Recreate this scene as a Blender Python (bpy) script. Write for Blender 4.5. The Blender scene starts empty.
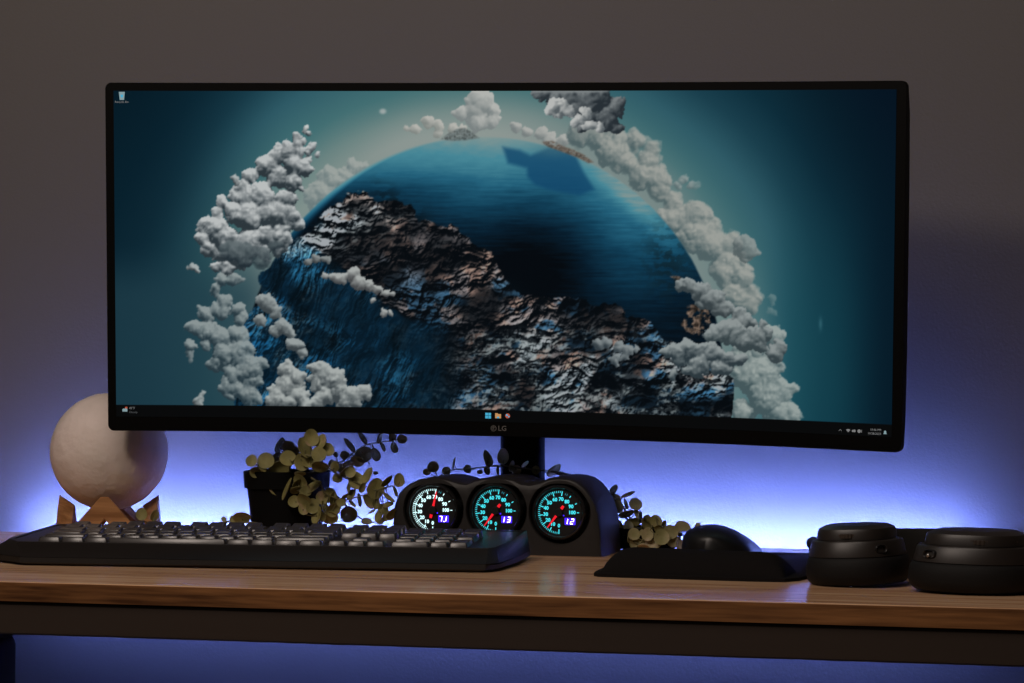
import bpy, bmesh, math, random
import numpy as np
from mathutils import Vector, Matrix

random.seed(7)
C = bpy.context.scene.collection
SC = bpy.context.scene
PI = math.pi
XO, ZO = 0.65, 0.74            # offsets of the working frame: origin on the desk's front top edge
FZ = 2600.0                    # focal length in pixels of a 1024 px wide frame
CAM = Vector((0.0, -2.08109532, 0.19499655))
RIGHT = Vector((0.96841892, 0.24930572, 0.00338539))
UP = Vector((-0.00160004, -0.0073636, 0.99997161))
FWD = Vector((-0.24932357, 0.96839684, 0.00673215))


def ray(px, py):
    return FWD + RIGHT * ((px - 512) / FZ) - UP * ((py - 341.5) / FZ)


def ony(px, py, Y):
    d = ray(px, py)
    return CAM + d * ((Y - CAM.y) / d.y)


def onz(px, py, Z=0.0):
    d = ray(px, py)
    return CAM + d * ((Z - CAM.z) / d.z)


def W(p):
    return Vector((p[0] + XO, p[1], p[2] + ZO))


# ------------------------------------------------------------------ helpers
def s2l(c):
    return tuple((x / 12.92 if x <= 0.04045 else ((x + 0.055) / 1.055) ** 2.4) for x in c)


def rgb(r, g, b):
    return s2l((r / 255, g / 255, b / 255)) + (1.0,)


def mat(name, col, rough=0.5, metal=0.0, bump=None, var=None, emit=None, strength=1.0, spec=0.5,
        coat=0.0, sheen=0.0, sss=0.0):
    m = bpy.data.materials.new(name)
    m.use_nodes = True
    nt = m.node_tree
    b = nt.nodes['Principled BSDF']
    b.inputs['Base Color'].default_value = col
    b.inputs['Roughness'].default_value = rough
    b.inputs['Metallic'].default_value = metal
    b.inputs['Specular IOR Level'].default_value = spec
    b.inputs['Coat Weight'].default_value = coat
    b.inputs['Sheen Weight'].default_value = sheen
    if emit:
        b.inputs['Emission Color'].default_value = emit
        b.inputs['Emission Strength'].default_value = strength
    tc = nt.nodes.new('ShaderNodeTexCoord')
    if var:
        sc, c2 = var
        n = nt.nodes.new('ShaderNodeTexNoise'); n.inputs['Scale'].default_value = sc
        n.inputs['Detail'].default_value = 4
        nt.links.new(tc.outputs['Object'], n.inputs['Vector'])
        mx = nt.nodes.new('ShaderNodeMix'); mx.data_type = 'RGBA'
        r = nt.nodes.new('ShaderNodeMapRange')
        r.inputs[1].default_value = 0.35; r.inputs[2].default_value = 0.65
        nt.links.new(n.outputs['Fac'], r.inputs[0])
        nt.links.new(r.outputs[0], mx.inputs[0])
        mx.inputs[6].default_value = col; mx.inputs[7].default_value = c2
        nt.links.new(mx.outputs[2], b.inputs['Base Color'])
    if bump:
        sc, st, dist = bump
        n = nt.nodes.new('ShaderNodeTexNoise'); n.inputs['Scale'].default_value = sc
        n.inputs['Detail'].default_value = 3
        nt.links.new(tc.outputs['Object'], n.inputs['Vector'])
        bp = nt.nodes.new('ShaderNodeBump'); bp.inputs['Strength'].default_value = st
        bp.inputs['Distance'].default_value = dist
        nt.links.new(n.outputs['Fac'], bp.inputs['Height'])
        nt.links.new(bp.outputs[0], b.inputs['Normal'])
    return m


def wood_mat(name, dark, light, axis=0, rough=0.3, spec=0.5, fine=1.0):
    m = bpy.data.materials.new(name); m.use_nodes = True
    nt = m.node_tree; b = nt.nodes['Principled BSDF']
    tc = nt.nodes.new('ShaderNodeTexCoord')
    mp = nt.nodes.new('ShaderNodeMapping')
    s = [60 * fine, 60 * fine, 60 * fine]; s[axis] = 2.2 * fine
    mp.inputs['Scale'].default_value = s
    nt.links.new(tc.outputs['Object'], mp.inputs[0])
    n1 = nt.nodes.new('ShaderNodeTexNoise'); n1.inputs['Scale'].default_value = 1.0
    n1.inputs['Detail'].default_value = 6; n1.inputs['Roughness'].default_value = 0.6
    n1.inputs['Distortion'].default_value = 0.6
    nt.links.new(mp.outputs[0], n1.inputs['Vector'])
    mp2 = nt.nodes.new('ShaderNodeMapping')
    s = [260 * fine, 260 * fine, 260 * fine]; s[axis] = 14 * fine
    mp2.inputs['Scale'].default_value = s
    nt.links.new(tc.outputs['Object'], mp2.inputs[0])
    n2 = nt.nodes.new('ShaderNodeTexNoise'); n2.inputs['Scale'].default_value = 1.0
    n2.inputs['Detail'].default_value = 3
    nt.links.new(mp2.outputs[0], n2.inputs['Vector'])
    ad = nt.nodes.new('ShaderNodeMath'); ad.operation = 'MULTIPLY_ADD'
    ad.inputs[1].default_value = 0.45
    nt.links.new(n2.outputs['Fac'], ad.inputs[0]); nt.links.new(n1.outputs['Fac'], ad.inputs[2])
    r = nt.nodes.new('ShaderNodeMapRange'); r.inputs[1].default_value = 0.56; r.inputs[2].default_value = 0.88
    nt.links.new(ad.outputs[0], r.inputs[0])
    mx = nt.nodes.new('ShaderNodeMix'); mx.data_type = 'RGBA'
    nt.links.new(r.outputs[0], mx.inputs[0])
    mx.inputs[6].default_value = dark; mx.inputs[7].default_value = light
    nt.links.new(mx.outputs[2], b.inputs['Base Color'])
    b.inputs['Roughness'].default_value = rough
    b.inputs['Specular IOR Level'].default_value = spec
    bp = nt.nodes.new('ShaderNodeBump'); bp.inputs['Strength'].default_value = 0.12
    bp.inputs['Distance'].default_value = 0.0004
    nt.links.new(n2.outputs['Fac'], bp.inputs['Height']); nt.links.new(bp.outputs[0], b.inputs['Normal'])
    return m


def obj(name, bm, m, parent=None, smooth=None, mats=None):
    me = bpy.data.meshes.new(name)
    bmesh.ops.recalc_face_normals(bm, faces=bm.faces[:])
    bm.to_mesh(me); bm.free()
    o = bpy.data.objects.new(name, me); C.objects.link(o)
    for mm in (mats or [m]):
        me.materials.append(mm)
    if parent is not None:
        o.parent = parent
    if smooth is not None:
        me.polygons.foreach_set('use_smooth', [True] * len(me.polygons))
        if smooth < 180:
            me.set_sharp_from_angle(angle=math.radians(smooth))
    return o


def tag(o, label, cat, group=None, kind=None):
    if label: o['label'] = label
    if cat: o['category'] = cat
    if group: o['group'] = group
    if kind: o['kind'] = kind
    return o


def thing(name, loc, label, cat, rz=0.0, group=None, M=None):
    o = bpy.data.objects.new(name, None); C.objects.link(o)
    o.empty_display_size = 0.05
    if M is not None:
        o.matrix_world = M
    else:
        o.location = loc; o.rotation_euler = (0, 0, rz)
    return tag(o, label, cat, group)


def box(bm, x0, x1, y0, y1, z0, z1, bev=0.0, seg=2, M=None):
    vs = [bm.verts.new((x, y, z)) for z in (z0, z1) for x, y in ((x0, y0), (x1, y0), (x1, y1), (x0, y1))]
    fs = [bm.faces.new([vs[i] for i in f]) for f in
          ((3, 2, 1, 0), (4, 5, 6, 7), (0, 1, 5, 4), (1, 2, 6, 5), (2, 3, 7, 6), (3, 0, 4, 7))]
    allv = list(vs)
    if bev > 0:
        es = list({e for f in fs for e in f.edges})
        r = bmesh.ops.bevel(bm, geom=es, offset=bev, segments=seg, affect='EDGES', profile=0.5)
        allv = list({v for v in r['verts']} | {v for v in vs if v.is_valid})
    if M is not None:
        bmesh.ops.transform(bm, matrix=M, verts=[v for v in allv if v.is_valid])
    return bm


def rings(bm, loops, cap0=True, cap1=True, closed=True):
    """Skin a list of equal-length vertex loops."""
    R = [[bm.verts.new(p) for p in lp] for lp in loops]
    n = len(R[0])
    for a, b in zip(R[:-1], R[1:]):
        for i in range(n if closed else n - 1):
            j = (i + 1) % n
            bm.faces.new((a[i], a[j], b[j], b[i]))
    if cap0: bm.faces.new(R[0][::-1])
    if cap1: bm.faces.new(R[-1])
    return R


def lathe(bm, prof, n=48, M=None, cap0=True, cap1=True, sx=1.0, sy=1.0, pw=2.0):
    """prof: list of (radius, z). pw>2 squares the outline."""
    def cs(t):
        c, s = math.cos(t), math.sin(t)
        return (math.copysign(abs(c) ** (2 / pw), c), math.copysign(abs(s) ** (2 / pw), s))
    lp = []
    for r, z in prof:
        l = []
        for i in range(n):
            c, s = cs(2 * PI * i / n)
            p = Vector((r * c * sx, r * s * sy, z))
            l.append(M @ p if M else p)
        lp.append(l)
    return rings(bm, lp, cap0, cap1)


def tube(bm, pts, r, n=8, r1=None):
    pts = [Vector(p) for p in pts]
    lp = []
    for i, p in enumerate(pts):
        a = pts[max(i - 1, 0)]; b = pts[min(i + 1, len(pts) - 1)]
        t = (b - a).normalized()
        u = t.cross(Vector((0, 0.31, 0.95))).normalized()
        v = t.cross(u)
        rr = r if r1 is None else r + (r1 - r) * i / (len(pts) - 1)
        lp.append([p + (u * math.cos(2 * PI * k / n) + v * math.sin(2 * PI * k / n)) * rr for k in range(n)])
    rings(bm, lp)


def smooth_path(pts, n=6):
    pts = [Vector(p) for p in pts]
    out = []
    P = [pts[0]] + pts + [pts[-1]]
    for i in range(1, len(P) - 2):
        for k in range(n):
            t = k / n
            a, b, c, d = P[i - 1], P[i], P[i + 1], P[i + 2]
            out.append(0.5 * ((2 * b) + (c - a) * t + (2 * a - 5 * b + 4 * c - d) * t * t + (3 * b - a - 3 * c + d) * t ** 3))
    out.append(pts[-1])
    return out


def text_bm(s, size, align='CENTER', depth=0.0, bold=0.0):
    """Text as a bmesh lying in the XY plane."""
    cu = bpy.data.curves.new('lettering', 'FONT')
    cu.body = s; cu.size = size; cu.align_x = align; cu.align_y = 'CENTER'
    cu.extrude = depth; cu.offset = bold; cu.resolution_u = 2
    o = bpy.data.objects.new('lettering', cu); C.objects.link(o)
    bpy.context.view_layer.update()
    dg = bpy.context.evaluated_depsgraph_get()
    me = bpy.data.meshes.new_from_object(o.evaluated_get(dg))
    bm = bmesh.new(); bm.from_mesh(me)
    bpy.data.meshes.remove(me)
    C.objects.unlink(o); bpy.data.objects.remove(o); bpy.data.curves.remove(cu)
    return bm


def bm_add(dst, src):
    me = bpy.data.meshes.new('join'); src.to_mesh(me); src.free()
    dst.from_mesh(me); bpy.data.meshes.remove(me)


# ------------------------------------------------------------------ materials
M_wall = mat('wall_paint', rgb(101, 97, 93), 0.75, bump=(330, 0.35, 0.0007))
M_floor = mat('floor_grey', rgb(70, 62, 56), 0.6, var=(8, rgb(60, 52, 46)))
M_desk = wood_mat('desk_laminate', rgb(184, 134, 96), rgb(232, 192, 152), 0, 0.20, 0.5)
M_edge = wood_mat('desk_edge_band', rgb(78, 46, 22), rgb(160, 108, 64), 0, 0.5, 0.3)
M_steel = mat('brown_steel', rgb(64, 52, 44), 0.5, 0.2, bump=(900, 0.1, 0.0002))
M_legm = mat('black_steel', rgb(20, 19, 19), 0.75, 0.0, bump=(900, 0.1, 0.0002))
M_black = mat('black_plastic', rgb(16, 15, 15), 0.42, bump=(1500, 0.08, 0.0002))
M_bezel = mat('monitor_plastic', rgb(4, 4, 4), 0.5, spec=0.12)
M_blackg = mat('gloss_black', rgb(20, 18, 18), 0.22, coat=0.2)
M_kbody = mat('keyboard_shell', rgb(27, 23, 21), 0.36, bump=(1800, 0.05, 0.0002), spec=0.3)
M_kwell = mat('keyboard_well', rgb(10, 10, 11), 0.5)
M_key = mat('keycap_plastic', rgb(54, 50, 49), 0.30, bump=(1800, 0.06, 0.0001))
M_pod = mat('pod_plastic', rgb(27, 23, 21), 0.55, bump=(1400, 0.2, 0.0003))
M_bowl = mat('pod_recess', rgb(12, 11, 11), 0.6)
M_rubber = mat('pad_fabric', rgb(26, 24, 24), 0.95, bump=(2600, 0.35, 0.0003), spec=0.05)
M_mouse = mat('mouse_plastic', rgb(17, 16, 16), 0.38)
M_leather = mat('leatherette', rgb(16, 15, 15), 0.7, bump=(500, 0.3, 0.0006), spec=0.25)
M_phones = mat('headphone_shell', rgb(37, 32, 29), 0.42, bump=(1500, 0.08, 0.0002))
M_wheel = mat('wheel_plastic', rgb(58, 50, 44), 0.4)
M_metal = mat('jack_metal', rgb(170, 165, 158), 0.3, 0.9)
M_pot = mat('pot_plastic', rgb(8, 8, 8), 0.8, spec=0.12)
M_soil = mat('soil', rgb(40, 32, 26), 0.9, bump=(300, 0.6, 0.002))
M_moon = mat('moon_print', rgb(238, 222, 214), 0.7, bump=(60, 0.9, 0.0025), var=(14, rgb(214, 200, 188)))
M_stand = wood_mat('beech_wood', rgb(140, 96, 58), rgb(186, 136, 90), 0, 0.5, 0.3, 1.4)
M_stem = mat('stem_green', rgb(104, 98, 62), 0.6)
M_led = mat('led_emitter', (0, 0, 0, 1), 0.5, emit=(0.168, 0.248, 0.95, 1), strength=435)
M_tape = mat('led_tape', rgb(220, 220, 220), 0.5)


def leaf_mat(name, c1, c2, edge):
    m = bpy.data.materials.new(name); m.use_nodes = True
    nt = m.node_tree; b = nt.nodes['Principled BSDF']
    tc = nt.nodes.new('ShaderNodeTexCoord')
    n = nt.nodes.new('ShaderNodeTexNoise'); n.inputs['Scale'].default_value = 70
    n.inputs['Detail'].default_value = 5
    nt.links.new(tc.outputs['Object'], n.inputs['Vector'])
    r = nt.nodes.new('ShaderNodeValToRGB')
    r.color_ramp.elements[0].position = 0.36; r.color_ramp.elements[0].color = c1
    r.color_ramp.elements[1].position = 0.6; r.color_ramp.elements[1].color = c2
    e = r.color_ramp.elements.new(0.72); e.color = edge
    nt.links.new(n.outputs['Fac'], r.inputs[0])
    nt.links.new(r.outputs[0], b.inputs['Base Color'])
    b.inputs['Roughness'].default_value = 0.6
    b.inputs['Specular IOR Level'].default_value = 0.3
    tr = nt.nodes.new('ShaderNodeBsdfTranslucent')
    nt.links.new(r.outputs[0], tr.inputs['Color'])
    ms = nt.nodes.new('ShaderNodeMixShader'); ms.inputs[0].default_value = 0.24
    nt.links.new(b.outputs[0], ms.inputs[1]); nt.links.new(tr.outputs[0], ms.inputs[2])
    nt.links.new(ms.outputs[0], nt.nodes['Material Output'].inputs[0])
    return m


M_leafA = leaf_mat('leaf_olive', rgb(134, 128, 78), rgb(160, 152, 96), rgb(186, 160, 128))
M_leafB = leaf_mat('leaf_greygreen', rgb(158, 156, 128), rgb(178, 174, 142), rgb(186, 172, 150))
M_leafC = leaf_mat('leaf_frosted_lit', rgb(150, 146, 96), rgb(186, 174, 132), rgb(214, 194, 166))  # pale front leaves; on the garland the lighter colour offsets shade

# ------------------------------------------------------------------ room
WY = 0.643                       # wall plane behind the desk


def plane_obj(name, vs, m):
    bm = bmesh.new(); bm.faces.new([bm.verts.new(W(v)) for v in vs])
    o = obj(name, bm, m); o['kind'] = 'structure'
    return o


bm = bmesh.new(); box(bm, -2.4, 3.0, WY, WY + 0.12, 0, 2.6)
tag(obj('wall_back', bm, M_wall), None, None, kind='structure')
bm = bmesh.new(); box(bm, -2.4, 3.0, -3.4, WY + 0.12, -0.1, 0)
tag(obj('floor', bm, M_floor), None, None, kind='structure')
bm = bmesh.new(); box(bm, -2.4, 3.0, -3.4, WY + 0.12, 2.6, 2.7)
tag(obj('ceiling', bm, M_wall), None, None, kind='structure')
bm = bmesh.new(); box(bm, -2.4, 3.0, WY - 0.014, WY - 0.001, 0, 0.09, 0.003)
tag(obj('baseboard_back', bm, M_wall), None, None, kind='structure')

# ------------------------------------------------------------------ desk
desk = thing('desk', W((-0.65, 0.3, -ZO)), 'long wooden desk with oak-look top on a dark steel frame against the wall', 'desk')
dl = desk.location


def L(bm, base):
    bmesh.ops.translate(bm, vec=-Vector(base), verts=bm.verts[:]); return bm


TH = 0.0172
DX0, DX1, DY1 = -1.46 + XO, 0.24 + XO, 0.597
bm = bmesh.new(); box(bm, DX0, DX1, 0.0012, DY1, ZO - TH + 0.0006, ZO, 0.0008, 2)
obj('desktop', L(bm, dl), M_desk, desk)
bm = bmesh.new(); box(bm, DX0, DX1, 0.0, 0.0014, ZO - TH, ZO - 0.0006, 0.0003, 1)
obj('edge_band', L(bm, dl), M_edge, desk)
AZ0, AZ1 = ZO - 0.0462, ZO - TH
bm = bmesh.new()
box(bm, DX0 + 0.02, DX1 - 0.02, 0.003, 0.033, AZ0, AZ1, 0.0015)
obj('front_rail', L(bm, dl), M_steel, desk)
bm = bmesh.new()
box(bm, DX0 + 0.02, DX1 - 0.02, 0.50, 0.53, AZ0, AZ1, 0.0015)
obj('back_rail', L(bm, dl), M_steel, desk)
lx1 = ony(18, 650, 0.068).x + XO
for (a, b) in ((lx1 - 0.052, lx1), (DX1 - 0.16, DX1 - 0.108)):
    for (y0, y1) in ((0.02, 0.07), (0.46, 0.51)):
        bm = bmesh.new()
        if y0 > 0.4 and a < 0: a, b = a - 0.34, b - 0.34
        box(bm, a, b, y0, y1, 0.002, AZ0 - 0.006, 0.009, 4)
        lg = obj('leg', L(bm, dl), M_legm, desk, smooth=40)
        bm = bmesh.new()
        box(bm, a - 0.012, b + 0.001, y0 - 0.004, y1 + 0.004, AZ0 - 0.007, AZ0, 0.0015)
        pl = obj('mounting_plate', L(bm, dl), M_legm, lg)
        bm = bmesh.new()
        lathe(bm, [(0.018, 0), (0.018, 0.002), (0.012, 0.003)], 16, Matrix.Translation(((a + b) / 2, (y0 + y1) / 2, 0)))
        obj('foot', L(bm, dl), M_rubber, lg)

# ------------------------------------------------------------------ led strip on the desk's back edge
ls = thing('led_strip', W((-0.71, 0.597, -0.009)), 'blue glowing light strip stuck along the back edge of the desk', 'light strip')
LX0, LX1 = -1.254 + XO, -0.217 + XO
TL_ = Matrix.Translation((0, 0.599, ZO - 0.008)) @ Matrix.Rotation(math.radians(9), 4, 'X')
bm = bmesh.new(); box(bm, LX0, LX1, -0.0008, 0.0004, -0.005, 0.005, M=TL_)
obj('tape', L(bm, ls.location), M_tape, ls)
bm = bmesh.new(); box(bm, LX0, LX1, 0.0005, 0.0018, -0.0035, 0.0035, M=TL_)
obj('emitters', L(bm, ls.location), M_led, ls)

# ------------------------------------------------------------------ monitor
MW, MH, MR = 0.8085, 0.3535, 1.8
mx_, my_, mz_, myaw, mtilt, mroll = -0.6572, 0.42992962, 0.2933, 0.03576708, 0.08027614, -0.01721491
MM = (Matrix.Translation(W((mx_, my_, mz_))) @ Matrix.Rotation(myaw, 4, 'Z') @
      Matrix.Rotation(-mroll, 4, 'Y') @ Matrix.Rotation(mtilt, 4, 'X'))
mon = thing('monitor', None, 'wide curved black monitor on the desk showing a cloud-ringed rocky planet wallpaper', 'monitor', M=MM)


def curve_pt(s, t, n):
    """s along the panel arc, t up, n in front of the panel (towards the viewer)."""
    th = s / MR
    r = MR - n
    return Vector((r * math.sin(th), -(MR - r * math.cos(th)), t)) if False else \
        Vector(((MR - n) * math.sin(th), -MR + (MR - n) * math.cos(th) if False else -(MR - (MR - 0) * math.cos(th)) - n * math.cos(th), t))


hw, hh, cr = MW / 2, MH / 2, 0.006


def col_t(s):
    d = abs(s) - (hw - cr)
    if d <= 0: return hh
    return hh - cr + math.sqrt(max(cr * cr - d * d, 0))


S = [-hw + cr * (1 - math.cos(i * PI / 12)) for i in range(6)]
S = S + [-hw + cr + (MW - 2 * cr) * i / 60 for i in range(61)] + [-x for x in S[::-1]]
bm = bmesh.new()
cols = []
for s in S:
    tt = col_t(s)
    q = 1 - (s / hw) ** 2
    # closed section: front face, chamfer, slightly bulged back
    sec = [(-tt + 0.0006, 0.0), (tt - 0.0006, 0.0), (tt, -0.0008), (tt, -0.008), (tt * 0.86, -0.013 - 0.010 * q),
           (tt * 0.45, -0.015 - 0.027 * q), (-tt * 0.45, -0.015 - 0.027 * q), (-tt * 0.86, -0.013 - 0.010 * q), (-tt, -0.008), (-tt, -0.0008)]
    cols.append([curve_pt(s, t, n) for t, n in sec])
rings(bm, cols)
obj('bezel_housing', bm, M_bezel, mon, smooth=30)

# screen picture -------------------------------------------------------------
NX, NY = 1000, 420
SX0, SX1, ST0, ST1 = -hw + 0.0085, hw - 0.0095, -hh + 0.0145, hh - 0.0082
u = np.linspace(0, 1, NX); v = np.linspace(0, 1, NY)
U, V = np.meshgrid(u, v)              # V 0 bottom, 1 top
sag = 1 - (2 * U - 1) ** 2
top = 89.8 + 0.2 * U + 1.8 * sag
bot = 416.0 + 19.0 * U - 4.5 * sag
lft = 114 + 2.5 * (1 - V); rgt = 896 - 5 * (1 - V)
X = lft + (rgt - lft) * U
Y = bot + (top - bot) * V
rs = np.random.RandomState(11)


def vnoise(x, y, seed):
    g = np.random.RandomState(seed).rand(64, 64)
    xi = np.floor(x).astype(int); yi = np.floor(y).astype(int)
    fx = x - xi; fy = y - yi
    fx = fx * fx * (3 - 2 * fx); fy = fy * fy * (3 - 2 * fy)
    a = g[yi % 64, xi % 64]; b = g[yi % 64, (xi + 1) % 64]
    c = g[(yi + 1) % 64, xi % 64]; d = g[(yi + 1) % 64, (xi + 1) % 64]
    return (a * (1 - fx) + b * fx) * (1 - fy) + (c * (1 - fx) + d * fx) * fy


def fbm(x, y, seed, o=5, ridged=False):
    s = 0; a = 0.5; t = 0
    for i in range(o):
        n = vnoise(x + 7.3 * i, y + 3.1 * i, seed + i)
        if ridged: n = 1 - np.abs(2 * n - 1)
        s = s + a * n; t += a; a *= 0.55; x = x * 2.03 + y * 0.2; y = y * 2.03 - x * 0.02
    return s / t


def sst(a, b, x):
    t = np.clip((x - a) / (b - a), 0, 1); return t * t * (3 - 2 * t)


def mixc(img, col, a):
    col = np.asarray(col, float)
    return img + (col - img) * a[..., None]


def arr(*c):
    return np.array(c, float) / 255


def poly_mask(pts, soft=1.5):
    """signed distance style mask of a polygon"""
    inside = np.zeros(X.shape, bool); dist = np.full(X.shape, 1e9)
    n = len(pts)
    for i in range(n):
        x0, y0 = pts[i]; x1, y1 = pts[(i + 1) % n]
        c = ((y0 > PY) != (y1 > PY)) & (PX < (x1 - x0) * (PY - y0) / ((y1 - y0) or 1e-9) + x0)
        inside ^= c
        dx, dy = x1 - x0, y1 - y0
        t = np.clip(((PX - x0) * dx + (PY - y0) * dy) / (dx * dx + dy * dy + 1e-9), 0, 1)
        dist = np.minimum(dist, np.hypot(PX - x0 - t * dx, PY - y0 - t * dy))
    sd = np.where(inside, dist, -dist)
    return sst(-soft, soft, sd)


PX, PY = X, Y
# sky
cx, cy = 478.0, 330.0
d = np.hypot((X - cx) / 1.12, (Y - cy))
stops = [(196, (126, 142, 138)), (218, (104, 130, 128)), (244, (66, 110, 114)), (280, (46, 90, 102)), (312, (24, 62, 76)), (345, (10, 44, 58)), (390, (5, 31, 43)), (430, (3, 20, 34)), (490, (1, 11, 25))]
img = np.zeros(X.shape + (3,))
sd_ = d + 14 * (fbm(X / 160, Y / 160, 3, 3) - 0.5)
sky = [np.interp(sd_, [s[0] for s in stops], [s[1][k] / 255 for s in stops]) for k in range(3)]
img = np.stack(sky, -1)
# the lower corners and the left side stay darker and bluer
dk = sst(300, 130, X) * 0.62
img = mixc(img, arr(2, 24, 36), dk)
dk = sst(760, 897, X) * 0.55
img = mixc(img, arr(2, 18, 32), dk)
img = mixc(img, arr(30, 60, 72), 0.75 * sst(300, 240, X) * sst(235, 300, Y))
# vertical light shaft low on the right
img = mixc(img, arr(18, 74, 86), 0.5 * sst(760, 800, X) * sst(890, 830, X) * sst(120, 360, Y))


def cloud(puffs, lit, shade, light=(0.45, -0.75, 0.45), soft=2.2, alpha=1.0, seed=1, child=7, rough=1.0, dark=0.0):
    global img
    r_ = random.Random(seed)
    H = np.zeros(X.shape); G = np.zeros(X.shape)
    wx = X + rough * (12 * (fbm(X / 13, Y / 13, seed + 50, 5) - 0.5))
    wy = Y + rough * (12 * (fbm(X / 13, Y / 13, seed + 80, 5) - 0.5))
    allp = []
    for (a, b, r) in puffs:
        if r > 5: a += r_.uniform(-0.35, 0.35) * r; b += r_.uniform(-0.35, 0.35) * r; r *= r_.uniform(0.8, 1.2)
        allp.append((a, b, r, 1.0, 0.0))
        for k in range(child):
            t = r_.uniform(0, 2 * PI); q = r_.uniform(0.35, 0.95) * r
            allp.append((a + q * math.cos(t), b + q * math.sin(t), r * r_.uniform(0.28, 0.5), 1.0, r * (1 - q / r) * 0.8))
        for k in range(child):
            t = r_.uniform(0, 2 * PI); q = r_.uniform(0.0, 1.05) * r
            allp.append((a + q * math.cos(t), b + q * math.sin(t), r * r_.uniform(0.14, 0.26), 1.0, r * max(0, 1 - q / r) * 0.95))
    du = 782.0 / NX; dv = 330.0 / NY
    for (a, b, r, w, z0) in allp:
        m_ = r + 7
        i0 = max(0, int((a - m_ - 114) / du)); i1 = min(NX, int((a + m_ - 114) / du) + 14)
        # rows: V index grows upwards
        j0 = max(0, int((1 - (b + m_ - 90) / 345.0) * NY) - 22); j1 = min(NY, int((1 - (b - m_ - 90) / 326.0) * NY) + 22)
        if i1 <= i0 or j1 <= j0: continue
        sl = (slice(j0, j1), slice(max(0, i0 - 8), i1))
        q = r * r - (wx[sl] - a) ** 2 - (wy[sl] - b) ** 2
        h = np.where(q > 0, np.sqrt(np.maximum(q, 0)) + z0, 0)
        H[sl] = np.maximum(H[sl], h)
    bil = np.abs(2 * fbm(X / 9, Y / 9, seed + 20, 2) - 1)
    bil2 = np.abs(2 * vnoise(X / 3.6, Y / 3.6, seed + 24) - 1) + 0.5 * np.abs(2 * vnoise(X / 1.8, Y / 1.8, seed + 27) - 1)
    Hs = (H + rough * (5.0 * bil + 1.5 * bil2) * (H > 0) * np.clip(H / 3, 0, 1))
    k_ = np.array([1, 2, 3, 2, 1.0]); k_ /= k_.sum()
    def blur(A, n):
        for _ in range(n):
            A = sum(k_[i] * np.roll(A, i - 2, 0) for i in range(5)); A = sum(k_[i] * np.roll(A, i - 2, 1) for i in range(5))
        return A
    Hm_ = blur(Hs, 1); Hl = blur(H, 5)
    gy, gx = np.gradient(Hm_); gx = gx / du; gy = -gy / dv
    ly_, lx_ = np.gradient(Hl); lx_ = lx_ / du; ly_ = -ly_ / dv
    lx, ly, lz = light; ln = math.sqrt(lx * lx + ly * ly + lz * lz)
    fine = (-gx * lx - gy * ly + lz) / ln / np.sqrt(1 + gx * gx + gy * gy)
    lo = (-lx_ * lx - ly_ * ly + lz) / ln / np.sqrt(1 + lx_ * lx_ + ly_ * ly_)
    occ = 0
    for st_ in (4, 9, 15):                     # neighbours towards the light cast soft shade
        sx_ = int(round(lx / ln * st_ / du)); sy_ = int(round(-ly / ln * st_ / dv))
        occ = occ + np.clip(np.roll(np.roll(Hs, -sx_, 1), -sy_, 0) - Hs - st_ * 0.35, 0, 6) / 6
    cav = np.clip((Hs - blur(Hs, 3)) * 0.10, -0.22, 0.16)
    lam = 0.40 + 0.38 * fine + 0.34 * lo - 0.34 * occ + cav - 0.24 + 0.35 * (fbm(X / 26, Y / 26, seed + 33, 3) - 0.5)
    lam = np.clip(lam * 1.25 - dark, 0, 1)
    colr = np.asarray(shade)[None, None] * (1 - lam[..., None]) + np.asarray(lit)[None, None] * lam[..., None]
    a_ = sst(0.0, soft, H) * alpha
    img = img + (colr - img) * a_[..., None]


WHT = arr(196, 200, 198); GRY = arr(52, 60, 64)
# haze ring close to the planet
dr = np.hypot(X - 485, Y - 379)
img = mixc(img, arr(150, 156, 152), 0.55 * sst(290, 240, dr) * sst(300, 420, X) * sst(640, 520, X) * sst(230, 130, Y))
img = mixc(img, arr(118, 130, 130), 0.45 * sst(310, 250, dr) * sst(480, 620, X))
# cloud ring behind the planet
cloud([(475, 105, 13), (487, 99, 12), (497, 108, 9), (466, 116, 8), (480, 122, 10), (494, 120, 8)], arr(176, 178, 174), arr(122, 130, 130), seed=2, rough=0.6)
cloud([(418, 128, 5), (430, 123, 6), (443, 127, 6), (455, 129, 6), (466, 131, 5), (410, 127, 3), (440, 134, 5)], arr(178, 178, 172), arr(128, 134, 130), seed=3, rough=0.6)
cloud([(520, 130, 6), (532, 130, 7), (545, 134, 7), (556, 138, 7), (566, 143, 6)], arr(168, 170, 166), arr(118, 126, 126), seed=4, rough=0.6)
band = [(582, 132, 12), (596, 138, 13), (612, 132, 14), (626, 136, 12), (640, 143, 12), (612, 150, 15), (628, 160, 15), (646, 158, 13), (655, 150, 8),
        (645, 176, 16), (660, 178, 14), (664, 194, 16), (680, 200, 14), (676, 214, 15), (692, 214, 15), (704, 220, 14), (694, 232, 17), (714, 232, 15), (728, 240, 13),
        (708, 250, 17), (728, 256, 16), (742, 262, 14), (722, 272, 17), (742, 282, 15), (756, 292, 9), (735, 300, 16), (752, 306, 12)]
cloud(band, arr(158, 160, 154), arr(76, 94, 97), seed=5, soft=9, alpha=0.93, rough=0.8, child=5)
cloud([(686, 178, 5), (693, 182, 6), (679, 184, 6), (699, 185, 3)], arr(150, 158, 156), arr(90, 106, 108), seed=6, soft=5, alpha=0.8)
cloud([(750, 250, 12)], arr(140, 148, 146), arr(80, 92, 94), seed=7, soft=5, alpha=0.9)
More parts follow.
